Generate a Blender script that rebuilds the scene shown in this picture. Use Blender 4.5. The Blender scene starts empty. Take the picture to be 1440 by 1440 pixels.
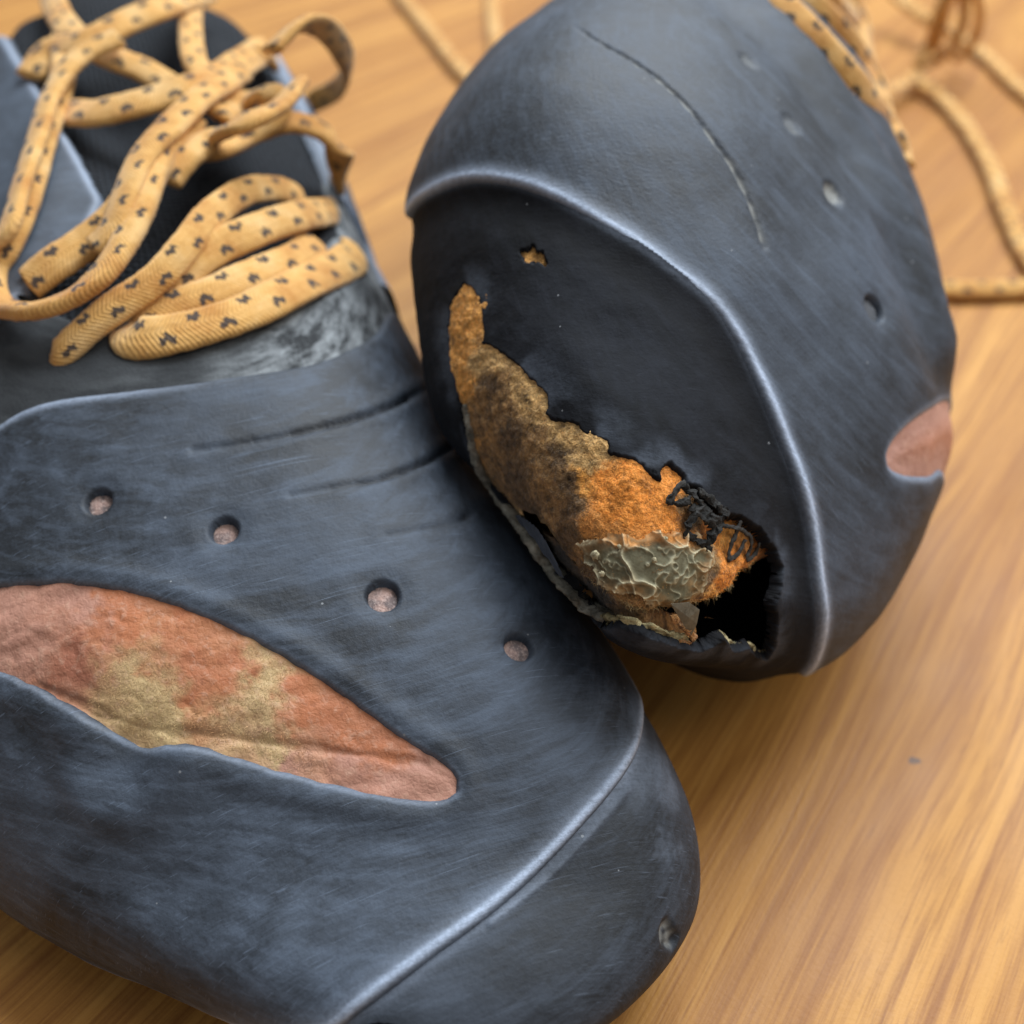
import bpy, math, random
import numpy as np
from mathutils import Vector
from mathutils.bvhtree import BVHTree

random.seed(7)
RNG = np.random.default_rng(11)
SC = bpy.context.scene
COL = SC.collection
MM = 0.001                                   # shapes are worked out in millimetres

# ------------------------------------------------------------------ camera
CAM_H = 125.0
PITCH = math.radians(40)
FOV = math.radians(50)
cam = bpy.data.cameras.new('camera')
cam_o = bpy.data.objects.new('camera', cam)
COL.objects.link(cam_o)
SC.camera = cam_o
cam.sensor_width = 36
cam.angle = FOV
cam_o.location = (0, 0, CAM_H * MM)
cam_o.rotation_euler = (math.pi / 2 - PITCH, 0, 0)
cam.clip_start = 0.005
cam.clip_end = 50
cam.dof.use_dof = True
cam.dof.focus_distance = 0.119
cam.dof.aperture_fstop = 16.5

# ------------------------------------------------------------------ light
world = bpy.data.worlds.new('World')
SC.world = world
world.use_nodes = True
wb = world.node_tree.nodes['Background']
wb.inputs[0].default_value = (0.88, 0.93, 1.0, 1)
wb.inputs[1].default_value = 0.30


def area(name, loc, target, sx, sy, power, col):
    l = bpy.data.lights.new(name, 'AREA')
    l.shape = 'RECTANGLE'
    l.size = sx
    l.size_y = sy
    l.energy = power
    l.color = col
    o = bpy.data.objects.new(name, l)
    COL.objects.link(o)
    o.location = loc
    d = Vector(target) - Vector(loc)
    o.rotation_euler = d.to_track_quat('-Z', 'Y').to_euler()
    return o


area('window_light', (0.40, 0.95, 1.25), (0.0, 0.1, 0.0), 1.5, 0.9, 53.0, (0.86, 0.93, 1.0))
area('room_light', (0.8, -0.1, 1.0), (0.0, 0.1, 0.0), 0.6, 0.6, 4.0, (1.0, 0.95, 0.88))

SC.view_settings.view_transform = 'Standard'
SC.view_settings.look = 'None'
SC.view_settings.exposure = 0.0
SC.view_settings.gamma = 1.0
SC.render.engine = 'CYCLES'

# ------------------------------------------------------------------ numeric helpers
FPX = 720 / math.tan(FOV / 2)
EYE = np.array([0, 0, CAM_H])
FW = np.array([0, math.cos(PITCH), -math.sin(PITCH)])
UPV = np.array([0, math.sin(PITCH), math.cos(PITCH)])
RTV = np.array([1.0, 0, 0])


def sight(px, py):
    d = FW + RTV * ((px - 720) / FPX) + UPV * ((720 - py) / FPX)
    return d / np.linalg.norm(d)


def on_table(px, py, z=0.0):
    d = sight(px, py)
    return EYE + d * ((z - CAM_H) / d[2])


def cat_spline(pts, n):
    """dense centripetal-free Catmull-Rom through pts, n samples, even in length"""
    P = np.asarray(pts, float)
    P = np.vstack([2 * P[0] - P[1], P, 2 * P[-1] - P[-2]])
    out = []
    for i in range(1, len(P) - 2):
        t = np.linspace(0, 1, 24, endpoint=False)[:, None]
        a, b, c, d = P[i - 1], P[i], P[i + 1], P[i + 2]
        out.append(0.5 * (2 * b + (c - a) * t + (2 * a - 5 * b + 4 * c - d) * t ** 2 + (3 * b - a - 3 * c + d) * t ** 3))
    out.append(P[-2][None])
    Q = np.vstack(out)
    s = np.r_[0, np.cumsum(np.linalg.norm(np.diff(Q, axis=0), axis=1))]
    x = np.linspace(0, s[-1], n)
    return np.stack([np.interp(x, s, Q[:, k]) for k in range(Q.shape[1])], 1)


def hash3(i, j, k, seed):
    h = (i * 374761393 + j * 668265263 + k * 2147483647 + seed * 974634777) & 0xFFFFFFFF
    h = ((h ^ (h >> 13)) * 1274126177) & 0xFFFFFFFF
    return ((h ^ (h >> 16)) & 0xFFFFFF) / 0xFFFFFF


def vnoise(P, scale, seed=0):
    """smooth value noise in -1..1"""
    Q = np.asarray(P, float) / scale + 1000.0
    I = np.floor(Q)
    f = (Q - I).astype(np.float32)
    I = I.astype(np.int64)
    f = f * f * (3 - 2 * f)
    r = 0
    for dx in (0, 1):
        wx = f[:, 0] if dx else 1 - f[:, 0]
        for dy in (0, 1):
            wy = f[:, 1] if dy else 1 - f[:, 1]
            for dz in (0, 1):
                wz = f[:, 2] if dz else 1 - f[:, 2]
                r = r + wx * wy * wz * hash3(I[:, 0] + dx, I[:, 1] + dy, I[:, 2] + dz, seed)
    return r * 2 - 1


def fbm(P, scale, seed=0, oct=4, gain=0.5):
    r = 0
    a = 1.0
    for o in range(oct):
        r = r + a * vnoise(P, scale / 2 ** o, seed + o * 17)
        a *= gain
    return r


def seg_dist(P, poly, closed):
    """distance of 2D or 3D points to a polyline"""
    A = np.asarray(poly, np.float32)
    B = np.roll(A, -1, 0) if closed else A[1:]
    A = A if closed else A[:-1]
    X = [np.ascontiguousarray(P[:, k], np.float32) for k in range(A.shape[1])]
    best = np.full(len(P), 1e9, np.float32)
    for a, b in zip(A, B):
        d = b - a
        L = max(float(d @ d), 1e-9)
        t = sum(x * float(dk / L) for x, dk in zip(X, d)) - float(a @ d) / L
        np.clip(t, 0, 1, out=t)
        d2 = 0
        for x, ak, dk in zip(X, a, d):
            e = x - float(ak) - t * float(dk)
            d2 = d2 + e * e
        np.minimum(best, d2, out=best)
    return np.sqrt(best).astype(np.float64)


def inside(P, poly):
    A = np.asarray(poly, float)
    B = np.roll(A, -1, 0)
    r = np.zeros(len(P), bool)
    x, y = P[:, 0], P[:, 1]
    for (x0, y0), (x1, y1) in zip(A, B):
        c = (y0 > y) != (y1 > y)
        if y1 != y0:
            r ^= c & (x < (x1 - x0) * (y - y0) / (y1 - y0) + x0)
    return r


def sdf(P, poly):
    """signed distance, positive outside the polygon"""
    d = seg_dist(P, poly, True)
    return np.where(inside(P, poly), -d, d)


def sstep(a, b, x):
    t = np.clip((x - a) / (b - a), 0, 1)
    return t * t * (3 - 2 * t)


def roll(sd, r, drop):
    """rounded sheet edge: 0 inland, -drop where sd <= 0"""
    t = np.clip(1 - sd / r, 0, 1)
    return -drop * (1 - np.sqrt(np.maximum(0, 1 - t * t)))


# ------------------------------------------------------------------ mesh helpers
def subd(V, Fc, level):
    me = bpy.data.meshes.new('work')
    me.from_pydata(np.asarray(V).tolist(), [], np.asarray(Fc).tolist())
    o = bpy.data.objects.new('work', me)
    COL.objects.link(o)
    m = o.modifiers.new('s', 'SUBSURF')
    m.levels = level
    dg = bpy.context.evaluated_depsgraph_get()
    ev = o.evaluated_get(dg)
    e = ev.to_mesh()
    co = np.empty(len(e.vertices) * 3, np.float32)
    e.vertices.foreach_get('co', co)
    fv = np.empty(len(e.loops), np.int32)
    e.loops.foreach_get('vertex_index', fv)
    ev.to_mesh_clear()
    bpy.data.objects.remove(o)
    bpy.data.meshes.remove(me)
    return co.reshape(-1, 3).astype(np.float64), fv.reshape(-1, 4)


def compact(co, fv, keep_faces):
    f = fv[keep_faces]
    used = np.zeros(len(co), bool)
    used[f.ravel()] = True
    m = np.cumsum(used) - 1
    return used, m[f]


def vnormals(co, fv):
    d1 = co[fv[:, 2]] - co[fv[:, 0]]
    d2 = co[fv[:, 3]] - co[fv[:, 1]]
    n = np.cross(d1, d2)
    N = np.zeros_like(co)
    for k in range(4):
        np.add.at(N, fv[:, k], n)
    return N / np.maximum(np.linalg.norm(N, axis=1), 1e-12)[:, None]


def laplace(co, fv, it):
    n = len(co)
    cnt = np.zeros(n)
    e = np.vstack([fv[:, [k, (k + 1) % 4]] for k in range(4)])
    np.add.at(cnt, e[:, 0], 1)
    np.add.at(cnt, e[:, 1], 1)
    for _ in range(it):
        s = np.zeros_like(co)
        for c in range(3):
            s[:, c] = np.bincount(e[:, 0], co[e[:, 1], c], n) + np.bincount(e[:, 1], co[e[:, 0], c], n)
        co = co + 0.5 * (s / cnt[:, None] - co)
    return co


def mesh_obj(name, co, faces, mat, parent=None, attrs=None, uv=None, smooth=True, cols=None):
    """one mesh object from millimetre coordinates"""
    me = bpy.data.meshes.new(name)
    co = np.asarray(co, np.float32) * MM
    if isinstance(faces, np.ndarray):
        nf, k = faces.shape
        me.vertices.add(len(co))
        me.vertices.foreach_set('co', co.ravel())
        me.loops.add(nf * k)
        me.loops.foreach_set('vertex_index', faces.astype(np.int32).ravel())
        me.polygons.add(nf)
        me.polygons.foreach_set('loop_start', np.arange(0, nf * k, k, dtype=np.int32))
        me.update(calc_edges=True)
        me.validate()
    else:
        me.from_pydata(co.tolist(), [], faces)
    me.polygons.foreach_set('use_smooth', np.full(len(me.polygons), smooth))
    for k, v in (attrs or {}).items():
        a = me.attributes.new(k, 'FLOAT', 'POINT')
        a.data.foreach_set('value', np.asarray(v, np.float32))
    for k, v in (cols or {}).items():
        a = me.attributes.new(k, 'FLOAT_COLOR', 'POINT')
        a.data.foreach_set('color', np.c_[np.asarray(v, np.float32), np.ones(len(v), np.float32)].ravel())
    if uv is not None:
        a = me.attributes.new('chart', 'FLOAT_VECTOR', 'POINT')
        u3 = np.zeros((len(co), 3), np.float32)
        u3[:, :uv.shape[1]] = uv
        a.data.foreach_set('vector', u3.ravel())
    me.materials.append(mat)
    o = bpy.data.objects.new(name, me)
    COL.objects.link(o)
    if parent is not None:
        o.parent = parent
        o.matrix_parent_inverse = parent.matrix_basis.inverted()
    return o


def thing(name, loc, label, cat, group=None):
    o = bpy.data.objects.new(name, None)
    COL.objects.link(o)
    o.empty_display_size = 0.02
    o.location = np.asarray(loc) * MM
    o['label'] = label
    o['category'] = cat
    if group:
        o['group'] = group
    return o


# ------------------------------------------------------------------ node helpers
class Mat:
    def __init__(self, name):
        self.m = bpy.data.materials.new(name)
        self.m.use_nodes = True
        self.t = self.m.node_tree
        self.b = self.t.nodes['Principled BSDF']

    def n(self, kind, **kw):
        nd = self.t.nodes.new('ShaderNode' + kind)
        for k, v in kw.items():
            setattr(nd, k, v)
        return nd

    def put(self, sock, v):
        if isinstance(v, bpy.types.NodeSocket):
            self.t.links.new(v, sock)
        elif isinstance(v, (tuple, list)) and len(v) == 3 and sock.type == 'RGBA':
            sock.default_value = (*v, 1)
        else:
            sock.default_value = v

    def math(self, op, a, b=0.0, c=0.0, clamp=False):
        nd = self.n('Math', operation=op, use_clamp=clamp)
        self.put(nd.inputs[0], a)
        self.put(nd.inputs[1], b)
        self.put(nd.inputs[2], c)
        return nd.outputs[0]

    def attr(self, name, out='Fac'):
        return self.n('Attribute', attribute_name=name).outputs[out]

    def mapping(self, vec, scale=(1, 1, 1), rot=(0, 0, 0), loc=(0, 0, 0)):
        nd = self.n('Mapping')
        self.put(nd.inputs['Vector'], vec)
        nd.inputs['Scale'].default_value = scale
        nd.inputs['Rotation'].default_value = rot
        nd.inputs['Location'].default_value = loc
        return nd.outputs[0]

    def noise(self, vec, scale, detail=4, rough=0.55, dist=0.0):
        nd = self.n('TexNoise')
        self.put(nd.inputs['Vector'], vec)
        nd.inputs['Scale'].default_value = scale
        nd.inputs['Detail'].default_value = detail
        nd.inputs['Roughness'].default_value = rough
        nd.inputs['Distortion'].default_value = dist
        return nd.outputs['Fac']

    def ramp(self, fac, stops, mode='LINEAR'):
        nd = self.n('ValToRGB')
        nd.color_ramp.interpolation = mode
        e = nd.color_ramp.elements
        while len(e) < len(stops):
            e.new(0.5)
        for i, (p, c) in enumerate(stops):
            e[i].position = p
            e[i].color = (*c, 1) if isinstance(c, tuple) else (c, c, c, 1)
        self.put(nd.inputs[0], fac)
        return nd.outputs[0]

    def mix(self, fac, a, b, mode='MIX'):
        nd = self.n('Mix', data_type='RGBA', blend_type=mode)
        self.put(nd.inputs[0], fac)
        self.put(nd.inputs[6], a)
        self.put(nd.inputs[7], b)
        return nd.outputs[2]

    def bump(self, h, strength, dist, normal=None):
        nd = self.n('Bump')
        nd.inputs['Strength'].default_value = strength
        nd.inputs['Distance'].default_value = dist
        self.put(nd.inputs['Height'], h)
        if normal is not None:
            self.put(nd.inputs['Normal'], normal)
        return nd.outputs[0]

    def set(self, **kw):
        for k, v in kw.items():
            self.put(self.b.inputs[k.replace('_', ' ')], v)
        return self.m


def mat_wood():
    M = Mat('table_wood')
    tc = M.n('TexCoord').outputs['Object']
    ang = math.atan2(1.274, 0.861)
    p = M.mapping(tc, rot=(0, 0, -ang))                 # x runs along the grain
    warp = M.noise(M.mapping(p, scale=(3, 9, 1)), 1.0, 2)
    wv = M.n('VectorMath', operation='ADD')
    M.put(wv.inputs[0], p)
    cmb = M.n('CombineXYZ')
    M.put(cmb.inputs[1], M.math('MULTIPLY', M.math('SUBTRACT', warp, 0.5), 0.05))
    M.put(wv.inputs[1], cmb.outputs[0])
    q = wv.outputs[0]
    broad = M.noise(M.mapping(q, scale=(2.0, 42, 1)), 1.0, 3, 0.5)
    mid = M.noise(M.mapping(q, scale=(5, 230, 1)), 1.0, 5, 0.68)
    fine = M.noise(M.mapping(q, scale=(30, 1100, 1)), 1.0, 4, 0.75)
    pores = M.noise(M.mapping(q, scale=(160, 2600, 1)), 1.0, 2, 0.6)
    c = M.ramp(broad, [(0.28, (0.28, 0.115, 0.024)), (0.45, (0.42, 0.190, 0.042)), (0.60, (0.53, 0.260, 0.062)), (0.75, (0.45, 0.200, 0.046))])
    c = M.mix(M.ramp(mid, [(0.33, 0.85), (0.52, 0.0)]), c, (0.25, 0.095, 0.024))
    c = M.mix(M.ramp(mid, [(0.56, 0.0), (0.75, 0.6)]), c, (0.66, 0.36, 0.105))
    c = M.mix(M.ramp(fine, [(0.34, 0.7), (0.54, 0.0)]), c, (0.24, 0.088, 0.021))
    c = M.mix(M.ramp(pores, [(0.28, 0.35), (0.40, 0.0)]), c, (0.22, 0.09, 0.025))
    # a small dark stain in the varnish
    sp = on_table(1285, 1070) * MM
    d = M.n('VectorMath', operation='DISTANCE')
    M.put(d.inputs[0], M.mapping(tc, scale=(1, 1.25, 1)))
    d.inputs[1].default_value = (sp[0], sp[1] * 1.25, 0)
    dd = M.math('ADD', d.outputs['Value'], M.math('MULTIPLY', M.math('SUBTRACT', M.noise(tc, 900, 3), 0.5), 0.0024))
    c = M.mix(M.ramp(M.math('MULTIPLY', dd, 1000), [(0.55, 0.72), (1.0, 0.0)]), c, (0.06, 0.055, 0.06))
    rg = M.ramp(M.noise(M.mapping(q, scale=(30, 120, 1)), 1.0, 3), [(0.3, 0.40), (0.7, 0.54)])
    bp = M.bump(M.math('ADD', fine, M.math('MULTIPLY', M.noise(tc, 1400, 2), 0.6)), 0.22, 0.0004)
    return M.set(Base_Color=c, Roughness=rg, Normal=bp, Specular_IOR_Level=0.22)


def mat_rubber(name, dark=(0.0115, 0.0140, 0.0180), dust=(0.074, 0.094, 0.127), streak_rot=0.35, amount=1.0, rough=0.60, spec=0.42):
    """matte climbing rubber with chalk dust, rubbing streaks, scratches, and worn edges with a painted highlight"""
    M = Mat(name)
    tc = M.n('TexCoord').outputs['Object']
    ch = M.attr('chart', 'Vector')
    wob = M.n('VectorMath', operation='MULTIPLY_ADD')
    wn_ = M.n('TexNoise')
    M.put(wn_.inputs['Vector'], tc)
    wn_.inputs['Scale'].default_value = 55
    M.put(wob.inputs[0], wn_.outputs['Color'])
    wob.inputs[1].default_value = (5, 5, 0)
    M.put(wob.inputs[2], ch)
    chw = wob.outputs[0]
    cloud = M.noise(tc, 38, 6, 0.66, 0.6)
    smear = M.noise(M.mapping(chw, scale=(0.045, 0.20, 1), rot=(0, 0, streak_rot + 0.2)), 1.0, 5, 0.68, 0.5)
    small = M.noise(tc, 300, 5, 0.68)
    tiny = M.noise(tc, 2100, 3, 0.7)
    st = M.noise(M.mapping(chw, scale=(0.05, 2.8, 1), rot=(0, 0, streak_rot)), 1.0, 4, 0.72)
    st2 = M.noise(M.mapping(chw, scale=(0.10, 4.4, 1), rot=(0, 0, streak_rot + 0.5)), 1.0, 3, 0.7)
    st3 = M.noise(M.mapping(chw, scale=(0.12, 4.0, 1), rot=(0, 0, streak_rot + 1.45)), 1.0, 3, 0.7)
    f = M.math('MULTIPLY', M.ramp(cloud, [(0.38, 0.0), (0.68, 0.75)]), amount)
    f = M.math('ADD', f, M.math('MULTIPLY', M.ramp(smear, [(0.45, 0.0), (0.66, 0.50)]), amount))
    f = M.math('ADD', f, M.math('MULTIPLY', M.math('SUBTRACT', small, 0.5), 0.60))
    f = M.math('ADD', f, M.math('MULTIPLY', M.math('SUBTRACT', tiny, 0.5), 0.42))
    patch2 = M.ramp(M.noise(tc, 30, 3), [(0.46, 0.0), (0.60, 1.0)])
    f = M.math('ADD', f, M.math('MULTIPLY', M.math('SUBTRACT', st, 0.5), M.math('ADD', M.math('MULTIPLY', patch2, 0.38 * amount), 0.12 * amount)))
    f = M.math('ADD', f, M.math('MULTIPLY', M.math('MULTIPLY', M.math('SUBTRACT', st2, 0.5), patch2), 0.42 * amount))
    patch3 = M.ramp(M.noise(M.mapping(tc, loc=(3, 1, 2)), 36, 3), [(0.52, 0.0), (0.62, 1.0)])
    f = M.math('ADD', f, M.math('MULTIPLY', M.math('MULTIPLY', M.math('SUBTRACT', st3, 0.5), patch3), 1.0 * amount), clamp=True)
    c = M.mix(f, dark, dust)
    # fine pale scratches in a few directions
    for rot, sx, sy, lo in ((streak_rot + 0.1, 0.05, 5.5, 0.71), (streak_rot + 1.25, 0.08, 5.0, 0.71), (streak_rot - 0.5, 0.05, 5.2, 0.73)):
        sc_ = M.noise(M.mapping(ch, scale=(sx, sy, 1), rot=(0, 0, rot), loc=(rot * 7, 3, 0)), 1.0, 1, 0.5)
        c = M.mix(M.math('MULTIPLY', M.ramp(sc_, [(lo, 0.0), (lo + 0.06, 0.40)]), amount), c, tuple(1.9 * x for x in dust))
    wear_glint = M.attr('wear_glint')
    wn = M.math('MULTIPLY', wear_glint, M.ramp(M.math('ADD', M.math('MULTIPLY', tiny, 0.5), M.math('MULTIPLY', st, 0.5)), [(0.32, 0.45), (0.58, 1.0)]))
    c = M.mix(wn, c, (0.46, 0.54, 0.68))  # pale scuffed rubber, with the edge highlight painted into its colour
    c = M.mix(M.attr('darken'), c, (0.0065, 0.0065, 0.0075))  # near-black tone along cracks, seam, rand groove and hole edge
    c = M.mix(M.math('MULTIPLY', M.attr('pale'), M.ramp(small, [(0.3, 0.5), (0.6, 1.0)])), c, (0.33, 0.33, 0.30))
    # dust specks
    vor = M.n('TexVoronoi')
    M.put(vor.inputs['Vector'], tc)
    vor.inputs['Scale'].default_value = 520
    sel = M.n('SeparateColor')
    M.put(sel.inputs[0], vor.outputs['Color'])
    speck = M.math('MULTIPLY', M.math('LESS_THAN', vor.outputs['Distance'], M.math('MULTIPLY', sel.outputs[1], 0.09)), M.math('GREATER_THAN', sel.outputs[0], 0.80))
    c = M.mix(M.math('MULTIPLY', speck, 0.6), c, (0.30, 0.31, 0.32))
    rg = M.math('ADD', M.math('MULTIPLY', f, 0.12), rough)
    rg = M.math('SUBTRACT', rg, M.math('MULTIPLY', wear_glint, 0.12))
    h = M.math('ADD', M.math('MULTIPLY', st, 0.35), M.math('MULTIPLY', tiny, 0.6))
    h = M.math('ADD', h, M.math('MULTIPLY', small, 1.0))
    bp = M.bump(h, 0.42, 0.00026)
    return M.set(Base_Color=c, Roughness=rg, Normal=bp, Specular_IOR_Level=spec)


def mat_leather():
    M = Mat('rust_leather')
    tc = M.n('TexCoord').outputs['Object']
    col = M.attr('tint', 'Color')
    n1 = M.noise(tc, 120, 5, 0.65)
    n2 = M.noise(tc, 900, 4, 0.7)
    c = M.mix(M.ramp(n1, [(0.35, 0.35), (0.6, 0.0)]), col, (0.20, 0.075, 0.04))
    c = M.mix(M.ramp(n2, [(0.52, 0.0), (0.72, 0.5)]), c, (0.55, 0.33, 0.23))
    c = M.mix(M.ramp(n2, [(0.28, 0.45), (0.42, 0.0)]), c, (0.16, 0.055, 0.03))
    vor = M.n('TexVoronoi', feature='DISTANCE_TO_EDGE')
    M.put(vor.inputs['Vector'], tc)
    vor.inputs['Scale'].default_value = 1500
    h = M.math('ADD', M.math('MULTIPLY', M.ramp(vor.outputs['Distance'], [(0.0, 0.0), (0.25, 1.0)]), 0.15), n2)
    bp = M.bump(h, 0.45, 0.0003)
    return M.set(Base_Color=c, Roughness=0.62, Normal=bp, Specular_IOR_Level=0.35)


def mat_tint(name, rough=0.95, scale=1800, strength=0.7, dist=0.0004, var=0.35, sheen=0.0):
    """fibrous material that takes its own colour from the piece"""
    M = Mat(name)
    tc = M.n('TexCoord').outputs['Object']
    col = M.attr('tint', 'Color')
    n1 = M.noise(tc, scale, 4, 0.75)
    n2 = M.noise(tc, scale * 0.25, 4, 0.6)
    dk = M.mix(1.0, col, (0.42, 0.38, 0.34), 'MULTIPLY')
    lt = M.mix(1.0, col, (1.5, 1.5, 1.5), 'MULTIPLY')
    c = M.mix(M.ramp(n1, [(0.32, var * 2), (0.5, 0.0)]), col, dk)
    c = M.mix(M.ramp(n1, [(0.55, 0.0), (0.75, var * 2)]), c, lt)
    c = M.mix(M.ramp(n2, [(0.36, var), (0.55, 0.0)]), c, dk)
    bp = M.bump(M.math('ADD', n1, n2), strength, dist)
    return M.set(Base_Color=c, Roughness=rough, Normal=bp, Specular_IOR_Level=0.15, Sheen_Weight=sheen, Sheen_Roughness=0.5)


def mat_suede_grey():
    M = Mat('grey_microsuede')
    tc = M.n('TexCoord').outputs['Object']
    ch = M.attr('chart', 'Vector')
    rub = M.noise(M.mapping(ch, scale=(0.07, 0.17, 1), rot=(0, 0, -0.25)), 1.0, 6, 0.7, 0.0)
    fib = M.noise(M.mapping(ch, scale=(3.0, 0.8, 1), rot=(0, 0, 0.5)), 1.0, 3, 0.7)
    f = M.math('ADD', M.ramp(rub, [(0.40, 0.0), (0.60, 0.9)]), M.math('MULTIPLY', M.math('SUBTRACT', fib, 0.5), 0.7), clamp=True)
    f = M.math('MULTIPLY', f, M.attr('scuff'))
    c = M.mix(f, (0.030, 0.032, 0.034), (0.30, 0.32, 0.33))
    bp = M.bump(M.noise(tc, 3000, 3, 0.7), 0.5, 0.0004)
    return M.set(Base_Color=c, Roughness=0.85, Normal=bp, Specular_IOR_Level=0.2)


def mat_knit():
    M = Mat('black_mesh_knit')
    ch = M.attr('chart', 'Vector')
    w1 = M.n('TexVoronoi')
    M.put(w1.inputs['Vector'], M.mapping(ch, scale=(1, 1, 0)))
    w1.inputs['Scale'].default_value = 0.95
    w1.inputs['Randomness'].default_value = 0.25
    f = M.ramp(w1.outputs['Distance'], [(0.1, 1.0), (0.55, 0.0)])
    c = M.mix(f, (0.006, 0.0065, 0.008), (0.035, 0.042, 0.052))
    bp = M.bump(f, 0.8, 0.0008)
    return M.set(Base_Color=c, Roughness=0.85, Normal=bp, Specular_IOR_Level=0.25)


def mat_lace():
    """golden woven lace; chart = (millimetres along, across -1..1, side)"""
    M = Mat('golden_lace')
    tc = M.n('TexCoord').outputs['Object']
    sp = M.n('SeparateXYZ')
    M.put(sp.inputs[0], M.attr('chart', 'Vector'))
    u, v = sp.outputs[0], sp.outputs[1]
    jit = M.math('MULTIPLY', M.math('SUBTRACT', M.noise(tc, 1300, 3), 0.5), 1.1)
    mask = None
    for row, off in ((0.42, 0.0), (-0.42, 0.5)):
        ph = M.math('SUBTRACT', M.math('FRACT', M.math('ADD', M.math('DIVIDE', M.math('ADD', u, jit), 7.4), off)), 0.5)
        x = M.math('MULTIPLY', ph, 7.4)
        y = M.math('MULTIPLY', M.math('SUBTRACT', M.math('ADD', v, M.math('MULTIPLY', jit, 0.35)), row), 2.5)
        # a little zigzag of the dark tracer yarn
        saw = M.math('ABSOLUTE', M.math('SUBTRACT', M.math('FRACT', M.math('ADD', M.math('DIVIDE', x, 1.25), 0.5 + off)), 0.5))
        yy = M.math('ADD', M.math('SUBTRACT', y, M.math('MULTIPLY', saw, 1.15)), 0.28)
        a = M.math('LESS_THAN', M.math('ABSOLUTE', x), 0.92)
        b = M.math('LESS_THAN', M.math('ABSOLUTE', yy), 0.50)
        st = M.math('MULTIPLY', a, b)
        mask = st if mask is None else M.math('MAXIMUM', mask, st)
    av = M.math('ABSOLUTE', v)
    weave = M.math('SINE', M.math('MULTIPLY', M.math('ADD', u, M.math('MULTIPLY', av, 1.7)), 2 * math.pi / 0.62))
    weft = M.math('SINE', M.math('MULTIPLY', v, 15.0))
    n1 = M.noise(tc, 2600, 3, 0.7)
    n2 = M.noise(tc, 130, 3, 0.6)
    c = M.ramp(n2, [(0.32, (0.50, 0.23, 0.06)), (0.52, (0.68, 0.38, 0.12)), (0.70, (0.76, 0.49, 0.21))])
    c = M.mix(M.ramp(weave, [(0.0, 0.22), (0.35, 0.0)]), c, (0.42, 0.19, 0.05))
    c = M.mix(M.ramp(n1, [(0.55, 0.0), (0.75, 0.5)]), c, (0.85, 0.58, 0.28))
    c = M.mix(M.math('MULTIPLY', mask, 0.93), c, (0.045, 0.040, 0.042))
    h = M.math('ADD', M.math('MULTIPLY', weave, 0.5), M.math('MULTIPLY', weft, 0.25))
    bp = M.bump(M.math('ADD', M.math('MULTIPLY', h, 0.7), n1), 0.45, 0.0003)
    return M.set(Base_Color=c, Roughness=0.9, Normal=bp, Specular_IOR_Level=0.15, Sheen_Weight=0.25, Sheen_Roughness=0.4)


def mat_flat(name, col, rough=0.8, bump=0.3):
    M = Mat(name)
    tc = M.n('TexCoord').outputs['Object']
    n = M.noise(tc, 2200, 3, 0.7)
    c = M.mix(M.ramp(n, [(0.35, 0.4), (0.6, 0.0)]), col, tuple(x * 0.45 for x in col))
    return M.set(Base_Color=c, Roughness=rough, Normal=M.bump(n, bump, 0.0003), Specular_IOR_Level=0.25)


def mat_dot():
    M = Mat('dusty_pink_leather')
    tc = M.n('TexCoord').outputs['Object']
    n1 = M.noise(tc, 650, 4, 0.7)
    n2 = M.noise(tc, 2600, 3, 0.7)
    c = M.mix(M.ramp(n1, [(0.40, 0.85), (0.58, 0.0)]), (0.47, 0.31, 0.26), (0.13, 0.11, 0.11))
    c = M.mix(M.ramp(n2, [(0.5, 0.0), (0.7, 0.5)]), c, (0.55, 0.47, 0.43))
    return M.set(Base_Color=c, Roughness=0.9, Normal=M.bump(n2, 0.6, 0.0004), Specular_IOR_Level=0.2)


WOOD = mat_wood()
RUBBER = mat_rubber('black_toe_rubber')
RUBBER_B = mat_rubber('black_toe_rubber_smooth', streak_rot=-0.7, amount=0.72)
RAND = mat_rubber('black_rand_rubber', dark=(0.0050, 0.0052, 0.006), dust=(0.021, 0.023, 0.029), streak_rot=-0.55, amount=0.7, rough=0.78, spec=0.14)
RAND_B = mat_rubber('scuffed_rand_rubber', dark=(0.0085, 0.010, 0.0125), dust=(0.050, 0.061, 0.080), streak_rot=1.15, amount=0.9, rough=0.62, spec=0.35)
SOLE = mat_rubber('black_sole_rubber', dark=(0.016, 0.017, 0.018), dust=(0.05, 0.05, 0.055))
UPPER = mat_flat('black_synthetic_upper', (0.022, 0.025, 0.030), 0.75)
STAY = mat_rubber('slate_eyestay', dark=(0.05, 0.062, 0.080), dust=(0.11, 0.14, 0.185), amount=0.6, rough=0.6)
LEATHER = mat_leather()
SUEDE = mat_tint('brown_suede', 0.97, 2400, 0.9, 0.0005, 0.42, 0.15)
FIBRE = mat_tint('suede_fibre', 0.95, 300, 0.1, 0.0001, 0.2)
FILM = mat_tint('cracked_glue_film', 0.55, 800, 0.35, 0.0003, 0.30)
GREY_SUEDE = mat_suede_grey()
KNIT = mat_knit()
LACE = mat_lace()
THREAD = mat_flat('charcoal_thread', (0.035, 0.032, 0.028), 0.75)
PINK = mat_dot()
PALE = mat_tint('pale_midsole_edge', 0.9, 1500, 0.8, 0.0004, 0.4)
RAG = mat_tint('ragged_rubber', 0.8, 900, 0.8, 0.0005, 0.4)

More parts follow.
